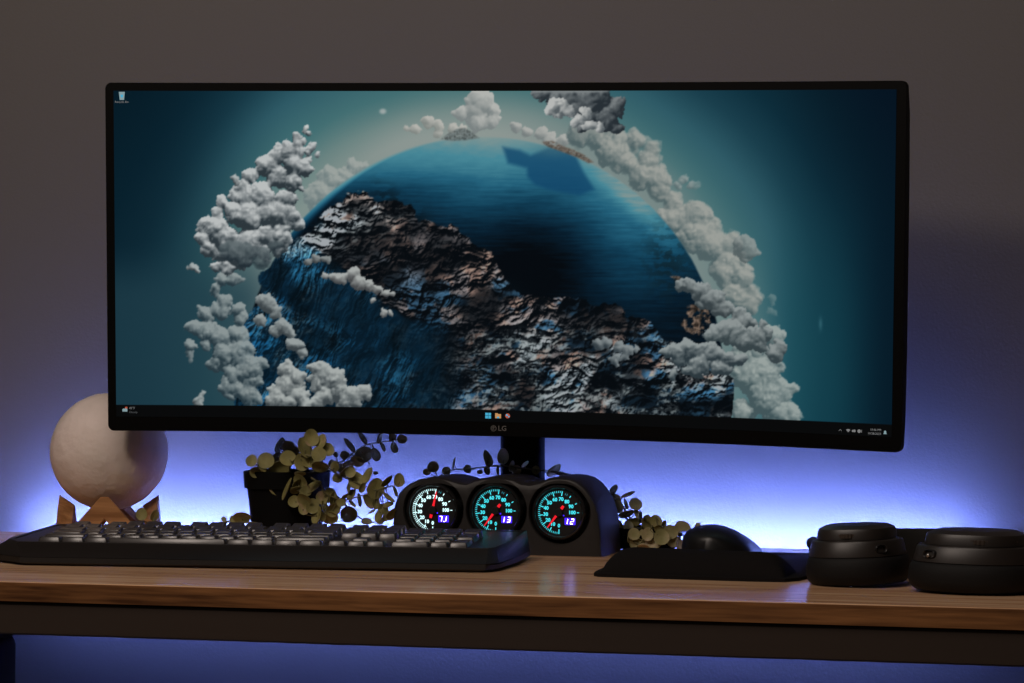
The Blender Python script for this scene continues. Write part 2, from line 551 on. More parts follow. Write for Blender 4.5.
cloud([(755, 330, 14), (768, 338, 12), (760, 352, 18), (776, 358, 12), (752, 372, 18), (770, 378, 16), (782, 390, 12), (762, 396, 18), (778, 408, 14), (790, 412, 10), (750, 410, 14), (745, 350, 14)],
      arr(158, 166, 162), arr(66, 84, 88), seed=8, soft=5, alpha=0.92)
cloud([(774, 299, 6), (772, 308, 4), (776, 309, 3)], arr(120, 140, 140), arr(70, 100, 106), seed=9, soft=4, alpha=0.6)
# dark cloud at the top
cloud([(545, 92, 10), (558, 98, 11), (574, 96, 14), (590, 96, 14), (606, 100, 14), (616, 108, 11), (612, 120, 11), (598, 116, 13), (584, 108, 12), (570, 106, 9), (618, 126, 7)],
      arr(118, 124, 126), arr(38, 46, 52), light=(-0.6, -0.6, 0.4), seed=10, soft=2.5, dark=0.05)
cloud([(556, 108, 7), (566, 104, 8), (574, 112, 6), (588, 113, 5), (563, 116, 5), (580, 120, 6), (592, 126, 6), (604, 130, 6)], arr(180, 182, 180), arr(84, 92, 96), light=(-0.6, -0.5, 0.5), seed=11)
# wisps behind left edge
cloud([(316, 196, 10), (326, 188, 10), (337, 181, 10), (348, 174, 9), (358, 168, 8), (366, 164, 5), (318, 208, 9), (330, 172, 6), (322, 178, 7)], arr(158, 164, 160), arr(104, 120, 122), seed=12, soft=5, alpha=0.85)

# planet ---------------------------------------------------------------------
pm = sst(243.2, 240.8, dr + 0.8 * (fbm(X / 9, Y / 9, 70, 3) - 0.5) * (Y > 170))
rim = np.clip((242 - dr) / 242, 0, 1)
rx = (X - 500) / 200; ry = (Y - 137) / 140
wat = np.interp(ry + 0.10 * np.abs(rx) + 0.05 * (fbm(X / 50, Y / 14, 71, 4) - 0.5), [0, 0.08, 0.22, 0.42, 0.66, 0.9, 1.3], [1.0, 0.93, 0.80, 0.56, 0.32, 0.18, 0.08])
w1 = np.array([[3, 8, 14], [5, 28, 44], [14, 60, 84], [34, 96, 122], [70, 134, 150], [128, 148, 146]]) / 255
wi = [0, 0.22, 0.45, 0.66, 0.86, 1.0]
wat = wat + 0.34 * np.exp(-((X - 638) / 58) ** 2 - ((Y - 222) / 50) ** 2)
wat = wat + 0.16 * np.exp(-((X - 640) / 60) ** 2 - ((Y - 285) / 40) ** 2)
wat = wat - 0.26 * np.exp(-((X - 535) / 62) ** 2 - ((Y - 262) / 46) ** 2)
rip = fbm(X / 26, Y / 1.6, 72, 3) - 0.5
wat = wat + rip * 0.16 * sst(150, 190, Y) + 0.05 * (fbm(X / 9, Y / 4, 73, 3) - 0.5)
# dim side on the left under the shore
wat = wat - 0.22 * sst(490, 340, X) * sst(168, 196, Y + 0.12 * (X - 400))
wat = wat + 0.22 * sst(0.11, 0.03, rim) * sst(560, 640, X) * sst(320, 200, Y)
wat = np.maximum(wat, 0.95 * sst(0.05, 0.0, rim) * sst(300, 170, Y))
wat = np.clip(wat, 0, 1)
water = np.stack([np.interp(wat, wi, w1[:, k]) for k in range(3)], -1)
img = img + (water - img) * pm[..., None]
# cloud shadow on the sea
sh = poly_mask([(506, 147), (523, 150), (534, 155), (552, 148), (566, 148), (580, 157), (588, 173), (598, 189), (583, 195), (551, 189), (538, 184), (531, 177), (530, 168), (511, 163)], 3.0)
img = mixc(img, arr(16, 68, 104), sh * 0.8 * pm)
img = mixc(img, arr(70, 112, 124), 0.5 * pm * np.exp(-((X - 558) / 24) ** 2 - ((Y - 150) / 7) ** 2))
# little islands on the rim
def island(pts, col, sd):
    global img
    m_ = poly_mask(pts, 1.2) * sst(0.30, 0.5, fbm(X / 5, Y / 3, sd, 4) + 0.12)
    sh_ = fbm(X / 2.5, Y / 2.0, sd + 4, 4, True)
    img = img + ((np.asarray(col) * (0.4 + 1.1 * sh_[..., None])) - img) * (m_ * 0.9)[..., None]
island([(444, 139), (452, 133), (460, 129), (468, 128), (476, 133), (482, 138), (470, 140), (455, 141)], arr(84, 92, 92), 200)
island([(545, 142), (556, 141), (566, 146), (578, 150), (588, 155), (597, 162), (592, 163), (580, 157), (566, 152), (552, 147)], arr(86, 76, 68), 210)

# rock mass -------------------------------------------------------------------
rock_poly = [(262, 300), (264, 274), (272, 262), (285, 250), (298, 238), (312, 226), (322, 215), (334, 208), (344, 200), (355, 193), (365, 189), (379, 200), (398, 200), (414, 203),
             (418, 214), (430, 221), (446, 223), (458, 228), (471, 239), (480, 245), (488, 250), (498, 262), (506, 271), (514, 282), (522, 290), (540, 296), (555, 298), (574, 296), (594, 302),
             (609, 300), (622, 308), (632, 316), (644, 317), (655, 322), (664, 334), (672, 340), (690, 345), (712, 350), (728, 362), (737, 378), (741, 400), (744, 430), (235, 430), (236, 380), (244, 330), (252, 310)]
PX = X + 16 * (fbm(X / 12, Y / 12, 90, 5) - 0.5); PY = Y + 16 * (fbm(X / 12, Y / 12, 95, 5) - 0.5)
rk = poly_mask(rock_poly, 1.0)
island_r = poly_mask([(676, 270), (684, 274), (695, 280), (702, 296), (711, 313), (712, 330), (704, 337), (692, 336), (688, 322), (690, 305), (682, 290)], 1.2)
PX, PY = X, Y
wxx = X + 22 * (fbm(X / 34, Y / 34, 100, 4) - 0.5); wyy = Y + 22 * (fbm(X / 34, Y / 34, 104, 4) - 0.5)
left = sst(0.46, 0.54, 0.30 * fbm(X / 30, Y / 22, 125, 4) + 0.35 * sst(430, 300, X) + 0.42 * sst(225, 300, Y - 0.32 * (X - 300)) - 0.02)
left = left * sst(470, 420, X - 0.2 * (Y - 350))
crag = fbm(wxx / 34, wyy / 26, 110, 3, True) * 26 + fbm(wxx / 11, wyy / 8, 114, 5, True) * 11
strk = fbm((wxx + 0.30 * wyy) / 6, (wyy - 0.1 * wxx) / 22, 120, 5, True) * 9 + fbm(wxx / 26, wyy / 40, 122, 3) * 22
hgt = crag * (1 - left) + strk * left
du = 782.0 / NX; dv = 330.0 / NY
gy, gx = np.gradient(hgt)
gx = gx / du; gy = -gy / dv
nzr = 1 / np.sqrt(1 + gx * gx + gy * gy)
lam = np.clip((gx * 0.30 + gy * 0.85 + 0.42) * nzr, 0, 1)       # slopes facing up catch the light
occ = 0
for st_ in (3, 7, 13, 20):
    sx_ = int(round(-0.25 * st_ / du)); sy_ = int(round(0.95 * st_ / dv))
    occ = occ + np.clip((np.roll(np.roll(hgt, -sx_, 1), -sy_, 0) - hgt) - 0.35 * st_, 0, 7) / 7
big = fbm(X / 44, Y / 34, 130, 3)
patch = sst(0.36, 0.62, big + 0.10 * np.exp(-((X - 395) / 50) ** 2 - ((Y - 275) / 34) ** 2))
val = lam * (0.30 + 0.85 * patch) * np.clip(1 - 0.42 * occ, 0.05, 1)
hi = arr(150, 160, 160); brn = arr(126, 98, 84); blu = arr(26, 68, 90); gr2 = arr(128, 134, 134)
tone = np.zeros(X.shape + (3,)) + brn
tone = mixc(tone, arr(96, 96, 98), sst(0.45, 0.6, fbm(X / 20, Y / 16, 136, 3)) * 0.6)
tone = mixc(tone, blu, left)
wgr = np.clip(np.exp(-((X - 325) / 60) ** 2 - ((Y - 228 + 0.25 * (X - 325)) / 20) ** 2) * 1.3, 0, 1) * sst(0.3, 0.5, fbm(X / 14, Y / 12, 138, 3) + 0.1)
tone = mixc(tone, hi, wgr * 0.9)
lowr = sst(430, 520, X + 0.3 * (Y - 350)) * sst(300, 335, Y - 0.05 * X + 14)
tone = mixc(tone, gr2, lowr * sst(0.40, 0.55, fbm(X / 24, Y / 20, 140, 3)))
deep = sst(0.52, 0.40, fbm(X / 22, Y / 18, 144, 4))          # blue lit hollows
tone = mixc(tone, arr(14, 58, 88), deep * 0.75 * sst(235, 300, Y))
bright = val * (1.0 + 0.8 * wgr - 0.12 * left) * (1 - 0.45 * np.exp(-((X - 440) / 70) ** 2 - ((Y - 350) / 45) ** 2))
rockc = np.clip(tone * (bright[..., None] ** 1.2) * 1.35, 0, 0.60)
base = arr(4, 9, 14) * (1 - left[..., None]) + arr(5, 27, 42) * left[..., None] * (0.3 + 1.0 * fbm((wxx + 0.3 * wyy) / 9, wyy / 34, 148, 3)[..., None])
rockc = rockc + base
rockc = np.clip(rockc, 0, 1)
spk = sst(0.57, 0.72, fbm(X / 4.2, Y / 3.0, 150, 4, True)) * sst(0.46, 0.60, fbm(X / 24, Y / 18, 156, 3)) * (0.75 * lowr + 0.7 * wgr + 0.06 + 0.25 * left * sst(330, 290, X))
rockc = mixc(rockc, arr(150, 160, 160), np.clip(spk * (0.25 + 0.8 * lam), 0, 0.62))
# warm rim of the shore
img = img + (rockc - img) * (rk * (dr < 252))[..., None]
rc2 = np.clip(arr(92, 78, 68) * (0.15 + 1.4 * fbm(X / 5, Y / 4, 160, 5, True)[..., None] ** 2 * 1.2), 0, 1)
img = img + (rc2 - img) * (island_r * sst(0.36, 0.5, fbm(X / 7, Y / 6, 166, 4)))[..., None]
img = img + (arr(10, 26, 34) - img) * (0.5 * sst(0.0, 1.0, rk) * 0)[..., None]
# reef shadows in the sea beyond the shore
reef = pm * (1 - rk) * np.exp(-((Y - (195 + 0.75 * np.clip(X - 380, 0, 150))) / 16) ** 2) * sst(360, 400, X) * sst(560, 500, X)
img = mixc(img, arr(5, 16, 22), 0.75 * reef * sst(0.42, 0.55, fbm(X / 12, Y / 6, 170, 4)))
img = mixc(img, arr(12, 28, 34), 0.6 * pm * np.exp(-((X - 672) / 22) ** 2 - ((Y - 262) / 34) ** 2) * sst(0.42, 0.55, fbm(X / 6, Y / 4, 175, 4)))

# clouds in front ---------------------------------------------------------------
Lw = [(299, 140, 6), (290, 148, 10), (300, 152, 9), (310, 150, 6), (280, 158, 10), (268, 166, 10), (292, 164, 12), (305, 168, 9), (256, 176, 10), (274, 178, 12), (290, 182, 12),
      (244, 184, 9), (236, 194, 9), (250, 196, 12), (268, 196, 12), (286, 200, 11), (222, 204, 8), (214, 210, 7), (232, 212, 12), (250, 216, 14), (270, 216, 14), (290, 214, 10), (300, 222, 8),
      (206, 222, 7), (216, 228, 10), (204, 238, 7), (228, 236, 13), (212, 246, 9), (246, 240, 15), (266, 238, 14), (284, 234, 12), (224, 254, 10), (242, 256, 10), (262, 252, 11), (278, 248, 9),
      (216, 264, 6), (230, 266, 7), (312, 158, 5), (322, 152, 3), (308, 134, 3)]
cloud(Lw, arr(184, 188, 188), arr(44, 54, 60), seed=21, child=6, light=(0.15, -0.85, 0.4))
cloud([(232, 250, 10), (248, 254, 12), (264, 252, 12), (278, 246, 9)], arr(84, 96, 100), arr(30, 42, 50), seed=29, soft=9, alpha=0.8, light=(0, -0.5, 0.5))
cloud([(309, 128, 4), (306, 132, 3)], WHT, GRY, seed=22, child=3)
cloud([(234, 177, 3.4), (237, 180, 3)], arr(170, 176, 176), GRY, seed=23, child=3)
cloud([(193, 267, 4), (198, 268, 4), (188, 268, 2.5)], arr(160, 168, 168), GRY, seed=24, child=3)
L2 = [(222, 276, 6), (234, 280, 6), (240, 281, 4), (218, 286, 7), (226, 296, 8), (214, 304, 8), (206, 314, 9), (222, 312, 10), (236, 306, 8), (244, 314, 7), (196, 326, 8), (208, 330, 11), (224, 330, 12),
      (240, 332, 9), (190, 344, 6), (190, 354, 6), (204, 344, 9), (220, 350, 12), (236, 352, 12), (250, 348, 9), (246, 364, 13), (260, 364, 8), (232, 370, 11), (240, 384, 11), (254, 382, 11), (246, 396, 11), (232, 396, 8), (216, 364, 8),
      (258, 398, 8), (226, 384, 8)]
cloud(L2, arr(142, 152, 152), arr(40, 56, 64), seed=25, child=5, light=(0.25, -0.75, 0.45), soft=3.5, alpha=0.95)
cloud([(266, 304, 10), (276, 312, 9), (262, 318, 7), (284, 324, 9), (274, 330, 7), (290, 328, 7), (298, 344, 8), (304, 352, 5), (268, 298, 5)], arr(148, 156, 156), arr(58, 66, 70), seed=26, light=(0.15, -0.8, 0.45))
cloud([(288, 370, 9), (298, 376, 11), (284, 384, 12), (300, 392, 13), (282, 400, 12), (318, 400, 10), (276, 394, 8), (306, 408, 10), (322, 368, 9), (332, 376, 10), (342, 386, 10), (354, 392, 10), (366, 392, 7), (330, 392, 12), (346, 400, 9), (318, 380, 8), (372, 388, 3)],
      arr(164, 170, 168), arr(60, 68, 72), seed=27, light=(0.15, -0.85, 0.4))
cloud([(201, 396, 4), (200, 402, 5), (203, 400, 3)], arr(150, 160, 160), GRY, seed=28, child=3)
cloud([(310, 262, 4), (317, 259, 5), (325, 258, 4), (329, 260, 3)], arr(132, 138, 138), arr(60, 64, 66), seed=30, child=4)
cloud([(328, 274, 4), (336, 276, 5), (344, 278, 6), (354, 275, 6), (362, 280, 7), (360, 272, 5), (371, 286, 6), (380, 290, 6), (388, 293, 5), (394, 294, 3), (384, 312, 4), (391, 312, 3), (376, 300, 3)], arr(164, 168, 166), arr(70, 72, 74), seed=31, child=5, light=(0.1, -0.85, 0.4))
cloud([(603, 345, 6), (611, 345, 7), (620, 349, 6), (629, 350, 5), (637, 349, 4), (619, 358, 5), (627, 356, 4)], arr(128, 136, 138), arr(50, 60, 66), seed=32, child=4)
cloud([(684, 284, 6), (692, 287, 8), (702, 291, 8), (712, 296, 8), (721, 302, 8), (730, 307, 8), (740, 313, 8), (748, 319, 8), (756, 324, 6), (706, 300, 7), (722, 310, 7)], arr(140, 148, 148), arr(54, 64, 68), seed=33, child=5, light=(0.0, -0.9, 0.4), dark=0.03)
cloud([(728, 326, 9), (740, 328, 10), (752, 332, 9), (762, 334, 8), (770, 332, 6), (735, 338, 9), (748, 342, 9), (716, 332, 8), (758, 342, 8), (768, 322, 6), (775, 350, 8), (782, 346, 6)], arr(138, 146, 146), arr(54, 66, 70), seed=34, child=5, light=(0.0, -0.9, 0.4), dark=0.04)
cloud([(673, 350, 6), (682, 348, 8), (693, 347, 9), (704, 347, 9), (714, 351, 8), (724, 355, 8), (734, 358, 8), (743, 360, 6), (684, 360, 8), (696, 362, 9), (708, 363, 9), (720, 366, 8), (678, 372, 5), (692, 370, 7), (732, 366, 6)], arr(140, 148, 148), arr(44, 56, 62), seed=35, child=5, light=(0.0, -0.95, 0.35), dark=0.04)
img = mixc(img, arr(120, 180, 190), 0.25 * np.exp(-((X - 822) / 1.6) ** 2 - ((Y - 322) / 6) ** 2))
img = mixc(img, arr(170, 176, 174), sst(4, 1.0, np.hypot((X - 385) / 1.3, Y - 111.5)) * 0.8)

# a light diffusion so that nothing on screen is harder than a camera would see it
for _ in range(1):
    img[1:-1, 1:-1] = 0.5 * img[1:-1, 1:-1] + 0.125 * (img[:-2, 1:-1] + img[2:, 1:-1] + img[1:-1, :-2] + img[1:-1, 2:])

# taskbar
TB = 12.3 / 330
img[V < TB] = arr(7, 8, 9)
img = np.clip(img, 0, 1)
lin = np.where(img <= 0.04045, img / 12.92, ((img + 0.055) / 1.055) ** 2.4)

s_ = SX0 + (SX1 - SX0) * U; t_ = ST0 + (ST1 - ST0) * V
th = s_ / MR; n_ = 0.0004
co = np.stack([MR * np.sin(th), -(MR - MR * np.cos(th)) - n_ * np.cos(th), t_], -1).reshape(-1, 3)
me = bpy.data.meshes.new('screen')
idx = (np.arange(NY - 1)[:, None] * NX + np.arange(NX - 1)[None]).reshape(-1)
quads = np.stack([idx, idx + 1, idx + 1 + NX, idx + NX], -1)
me.vertices.add(len(co)); me.vertices.foreach_set('co', co.ravel())
me.loops.add(quads.size); me.loops.foreach_set('vertex_index', quads.ravel().astype(np.int32))
me.polygons.add(len(quads)); me.polygons.foreach_set('loop_start', (np.arange(len(quads)) * 4).astype(np.int32))
me.polygons.foreach_set('use_smooth', np.ones(len(quads), bool))
me.update(); me.validate()
ca = me.color_attributes.new('picture', 'FLOAT_COLOR', 'POINT')
ca.data.foreach_set('color', np.concatenate([lin.reshape(-1, 3), np.ones((len(co), 1))], 1).astype(np.float32).ravel())
M_scr = mat('screen_panel', rgb(3, 3, 3), 0.6, spec=0.03)
nt = M_scr.node_tree; at = nt.nodes.new('ShaderNodeAttribute'); at.attribute_name = 'picture'
nt.links.new(at.outputs['Color'], nt.nodes['Principled BSDF'].inputs['Emission Color'])
nt.nodes['Principled BSDF'].inputs['Emission Strength'].default_value = 1.0
me.materials.append(M_scr)
screen = bpy.data.objects.new('screen', me); C.objects.link(screen); screen.parent = mon


def emis(name, r, g, b, s=1.0):
    return mat(name, (0, 0, 0, 1), 0.5, emit=rgb(r, g, b), strength=s, spec=0.0)


E_txt = emis('screen_text', 120, 120, 120)
E_dim = emis('screen_text_dim', 80, 82, 84)
E_blue = emis('icon_blue', 70, 170, 205)
E_wht = emis('icon_white', 130, 155, 160)
E_org = emis('icon_orange', 190, 140, 90)
E_red = emis('icon_red', 170, 80, 60)


def px_st(px, py):
    """photo pixel on the screen -> arc coordinates"""
    uu = (px - 114) / 782; vv = 0.5
    for _ in range(4):
        sg = 1 - (2 * uu - 1) ** 2
        tp = 89.8 + 0.2 * uu + 1.8 * sg; bt = 416.0 + 19.0 * uu - 4.5 * sg
        vv = (bt - py) / (bt - tp)
        l_ = 114 + 2.5 * (1 - vv); r_ = 896 - 5 * (1 - vv)
        uu = (px - l_) / (r_ - l_)
    return SX0 + (SX1 - SX0) * uu, ST0 + (ST1 - ST0) * vv


K = 0.001012      # metres per photo pixel on the screen


def on_screen(name, bm, m, px, py, parent=None, off=0.0007):
    s0, t0 = px_st(px, py)
    for vtx in bm.verts:
        vtx.co = curve_pt(s0 + vtx.co.x, t0 + vtx.co.y, off + vtx.co.z)
    return obj(name, bm, m, parent or screen)


def poly(bm, pts, z=0.0):
    bm.faces.new([bm.verts.new((x * K, y * K, z)) for x, y in pts])


def disc(bm, x, y, r, z=0.0, n=14):
    poly(bm, [(x + r * math.cos(2 * PI * i / n), y + r * math.sin(2 * PI * i / n)) for i in range(n)], z)


bm = bmesh.new(); poly(bm, [(-3, 4), (3, 4), (2.2, -4), (-2.2, -4)])
ic = on_screen('recycle_bin_icon', bm, E_wht, 122.3, 95)
bm = bmesh.new(); poly(bm, [(-1.4, 1.2), (1.4, 1.2), (0.9, -1.6), (-0.9, -1.6)]); on_screen('recycle_arrows', bm, E_blue, 122.3, 95, off=0.0009)
on_screen('recycle_bin_label', text_bm('Recycle Bin', 3.0 * K), E_txt, 122.3, 101)
bm = bmesh.new()
for sx in (-1, 1):
    for sy in (-1, 1):
        poly(bm, [(sx * 0.2, sy * 0.2), (sx * 2.9, sy * 0.2), (sx * 2.9, sy * 2.8), (sx * 0.2, sy * 2.8)])
on_screen('start_icon', bm, E_blue, 491, 414.4)
bm = bmesh.new(); poly(bm, [(-3, -2.4), (3, -2.4), (3, 1.8), (0.3, 1.8), (-0.6, 2.6), (-3, 2.6)]); on_screen('folder_icon', bm, E_org, 501, 414.6)
bm = bmesh.new(); poly(bm, [(-1.3, -2.3), (1.3, -2.3), (0.8, -0.7), (-0.8, -0.7)]); on_screen('folder_clip', bm, E_blue, 501, 414.6, off=0.0009)
bm = bmesh.new(); disc(bm, 0, 0, 2.5); on_screen('browser_icon', bm, E_red, 510.6, 414.6)
bm = bmesh.new(); disc(bm, -0.8, 0.7, 1.0); disc(bm, 1.3, -0.7, 0.8); on_screen('browser_dots', bm, E_blue, 510.6, 414.6, off=0.0009)
bm = bmesh.new(); disc(bm, 1.2, 0.9, 1.3); on_screen('weather_sun_icon', bm, E_red, 125.2, 408)
bm = bmesh.new(); disc(bm, -1.2, -0.8, 1.5); disc(bm, 0.8, -0.8, 1.7); poly(bm, [(-2.6, -2.3), (2.4, -2.3), (2.4, -0.9), (-2.6, -0.9)]); on_screen('weather_cloud_icon', bm, E_wht, 125.2, 408.4, off=0.0009)
on_screen('temperature_label', text_bm('45°F', 3.2 * K, 'LEFT'), E_txt, 129.2, 407.4)
on_screen('weather_label', text_bm('Cloudy', 2.9 * K, 'LEFT'), E_dim, 129.2, 411.4)
bm = bmesh.new(); poly(bm, [(-1.5, -0.8), (0, 0.7), (1.5, -0.8), (1.5, -0.3), (0, 1.2), (-1.5, -0.3)]); on_screen('tray_arrow_icon', bm, E_txt, 841.3, 428.2)
bm = bmesh.new(); poly(bm, [(0, -1.6), (2.1, 0.8), (1.1, 1.4), (0, 1.6), (-1.1, 1.4), (-2.1, 0.8)]); on_screen('wifi_icon', bm, E_txt, 849, 428.4)
bm = bmesh.new(); disc(bm, -0.7, 0, 1.1); disc(bm, 0.7, 0.1, 1.3); poly(bm, [(-1.7, -1), (1.7, -1), (1.7, 0), (-1.7, 0)]); on_screen('cloud_icon', bm, E_txt, 854.3, 428.7)
bm = bmesh.new(); disc(bm, -0.6, 0, 1.7); poly(bm, [(1.5, -1.2), (2.1, -1.2), (2.1, 1.2), (1.5, 1.2)]); on_screen('battery_icon', bm, E_txt, 860.2, 428.9)
on_screen('clock_label', text_bm('10:46 PM', 2.9 * K, 'RIGHT'), E_txt, 881, 427.8)
on_screen('date_label', text_bm('10/28/2023', 2.9 * K, 'RIGHT'), E_txt, 881, 431.6)
bm = bmesh.new(); poly(bm, [(-1.6, -1.4), (1.6, -1.4), (1.1, 0), (1.1, 1), (0.4, 1.9), (-0.4, 1.9), (-1.1, 1), (-1.1, 0)]); on_screen('bell_icon', bm, E_wht, 884.8, 430.2)

# maker's mark on the lower bezel
M_logo = mat('logo_grey', rgb(120, 118, 116), 0.4)
bm = text_bm('LG', 7.2 * K, 'LEFT', bold=0.00004)
s0, t0 = px_st(500.8, 427.3)
for vtx in bm.verts: vtx.co = curve_pt(s0 + vtx.co.x, t0 + vtx.co.y, 0.0006)
obj('maker_lettering', bm, M_logo, mon)
bm = bmesh.new()
s0, t0 = px_st(496.4, 427.2)
n = 26
for (r0, r1, a0, a1) in ((2.35, 2.9, 0, 360), (1.35, 1.75, 30, 270)):
    pr_ = None
    for i in range(n + 1):
        a = math.radians(a0 + (a1 - a0) * i / n)
        p = [bm.verts.new(curve_pt(s0 + r * K * math.cos(a), t0 + r * K * math.sin(a), 0.0006)) for r in (r0, r1)]
        if pr_: bm.faces.new((pr_[0], pr_[1], p[1], p[0]))
        pr_ = p
for (x0, y0, x1, y1) in ((-0.25, -1.0, 0.25, 1.2), (-0.25, -1.0, 0.9, -0.5)):
    bm.faces.new([bm.verts.new(curve_pt(s0 + a * K, t0 + b * K, 0.0006)) for a, b in ((x0, y0), (x1, y0), (x1, y1), (x0, y1))])
obj('maker_emblem', bm, M_logo, mon)

# stand: neck rising from a flat foot behind the gauge pod, and a bracket to the panel
MI = MM.inverted()


def to_mon(bm):
    bmesh.ops.transform(bm, matrix=MI, verts=bm.verts[:]); return bm


c0 = ony(522.5, 440, 0.555); nx = c0.x + XO
bm = bmesh.new(); box(bm, nx - 0.0235, nx + 0.0235, 0.545, 0.567, ZO + 0.006, ZO + 0.36, 0.0095, 5)
obj('neck', to_mon(bm), M_bezel, mon, smooth=40)
bm = bmesh.new(); box(bm, nx - 0.09, nx + 0.09, 0.538, 0.592, ZO + 0.0004, ZO + 0.007, 0.003, 3)
obj('foot_plate', to_mon(bm), M_bezel, mon, smooth=40)
bm = bmesh.new(); box(bm, nx - 0.03, nx + 0.03, 0.455, 0.548, ZO + 0.265, ZO + 0.335, 0.006, 3)
obj('bracket', to_mon(bm), M_bezel, mon, smooth=40)

# ------------------------------------------------------------------ moon lamp and wooden stand
mc = ony(109.3, 451.6, 0.475)
mr = 58.5 * (FWD.dot(mc - CAM)) / FZ
stz = 0.0
ml = thing('moon_lamp', W((mc.x, mc.y, mc.z - mr)), 'unlit cream moon-textured globe resting on the wooden stand at the left', 'moon lamp')
bm = bmesh.new()
bmesh.ops.create_icosphere(bm, subdivisions=6, radius=mr)
rc = random.Random(5)
craters = []
for i in range(70):
    z = rc.uniform(-1, 1); a = rc.uniform(0, 2 * PI); q = math.sqrt(1 - z * z)
    craters.append((Vector((q * math.cos(a), q * math.sin(a), z)), rc.choice([0.05, 0.07, 0.09, 0.12, 0.2]), rc.uniform(0.4, 1)))
for vtx in bm.verts:
    nrm = vtx.co.normalized(); h = 0
    for (cdir, rad, dep) in craters:
        dd = (nrm - cdir).length / rad
        if dd < 1.3:
            h += dep * rad * (-0.10 * max(0, 1 - dd * dd) + 0.045 * math.exp(-((dd - 1) / 0.15) ** 2)) * 0.5
    vtx.co = nrm * (mr * (1 + h)) + Vector((0, 0, mr))
obj('globe', bm, M_moon, ml, smooth=180)
bm = bmesh.new(); lathe(bm, [(0.011, -0.0002), (0.011, 0.003), (0.009, 0.005)], 24)
obj('switch_cap', bm, M_tape, ml)

st = thing('wooden_stand', W((mc.x, mc.y, 0)), 'zigzag light wood stand holding up the cream globe', 'stand', rz=math.radians(18))
sr = 0.044; hs = 0.0505; bw = 0.0085


def chevron(bm, ang, hgt):
    R = Matrix.Rotation(ang, 4, 'Z')
    w = 0.050; t = 0.016
    prof = [(-w, 0), (-w + 0.026, 0), (0, hgt - 0.024), (w - 0.026, 0), (w, 0), (0.0040, hgt - 0.0005), (-0.0040, hgt - 0.0005)]
    a = [R @ Vector((x, -sr - t / 2, z)) for x, z in prof]; b = [R @ Vector((x * 0.94, -sr + t / 2, z if z < hgt - 0.005 else z - 0.0108)) for x, z in prof]
    va = [bm.verts.new(p) for p in a]; vb = [bm.verts.new(p) for p in b]
    n = len(prof)
    for i in range(n):
        bm.faces.new((va[i], va[(i + 1) % n], vb[(i + 1) % n], vb[i]))
    # front/back faces as two legs
    for v_ in (va, vb):
        bm.faces.new((v_[0], v_[1], v_[2], v_[6])); bm.faces.new((v_[2], v_[3], v_[4], v_[5])); bm.faces.new((v_[2], v_[5], v_[6]))


for k in range(4):
    bm = bmesh.new(); chevron(bm, k * PI / 2, hs + (0.001 if k % 2 == 0 else 0))
    bmesh.ops.bevel(bm, geom=bm.edges[:], offset=0.0006, segments=1, affect='EDGES')
    obj('crossed_bar', bm, M_stand, st)

# ------------------------------------------------------------------ keyboard
ka = math.radians(5.6)
kbo = onz(20, 565.5, 0)
kb = thing('keyboard', W((kbo.x, kbo.y, 0)), 'full-size black keyboard with angular shell at the front left of the desk', 'keyboard', rz=ka)
r0 = [(0.004, 0.002), (0.438, 0.002), (0.447, 0.02), (0.453, 0.09), (0.451, 0.172), (-0.03, 0.172), (-0.052, 0.055)]
r1 = [(0.0, 0.0), (0.442, 0.0), (0.451, 0.018), (0.458, 0.09), (0.457, 0.176), (-0.034, 0.176), (-0.056, 0.052)]
r2 = [(0.0, 0.0035), (0.442, 0.0035), (0.451, 0.021), (0.458, 0.09), (0.457, 0.174), (-0.034, 0.174), (-0.054, 0.054)]
r3 = [(-0.012, 0.026), (0.440, 0.026), (0.446, 0.036), (0.453, 0.09), (0.4545, 0.17), (-0.024, 0.17), (-0.030, 0.05)]


def kz(v): return 0.0205 + (v - 0.026) / 0.144 * 0.0075


bm = bmesh.new()
rings(bm, [[(a, b, 0.0015) for a, b in r0], [(a, b, 0.003) for a, b in r1],
           [(a, b, 0.0078 - (0.0012 if i in (2,) else 0)) for i, (a, b) in enumerate(r1)]], True, False)
obj('base_shell', bm, M_bowl, kb, smooth=25)
bm = bmesh.new()
i4 = [(a + (0.006 if a < 0.2 else -0.006), b + (0.003 if b < 0.1 else -0.004)) for a, b in r3]
rings(bm, [[(a, b, 0.0078) for a, b in r2], [(a, b, kz(b) - 0.0012) for a, b in r3], [(a + (0.0008 if a < .2 else -.0008), b + 0.001, kz(b)) for a, b in r3],
           [(a, b, kz(b)) for a, b in i4], [(a, b, kz(b) - 0.0006) for a, b in i4]], True, True)
obj('top_shell', bm, M_kbody, kb, smooth=25)

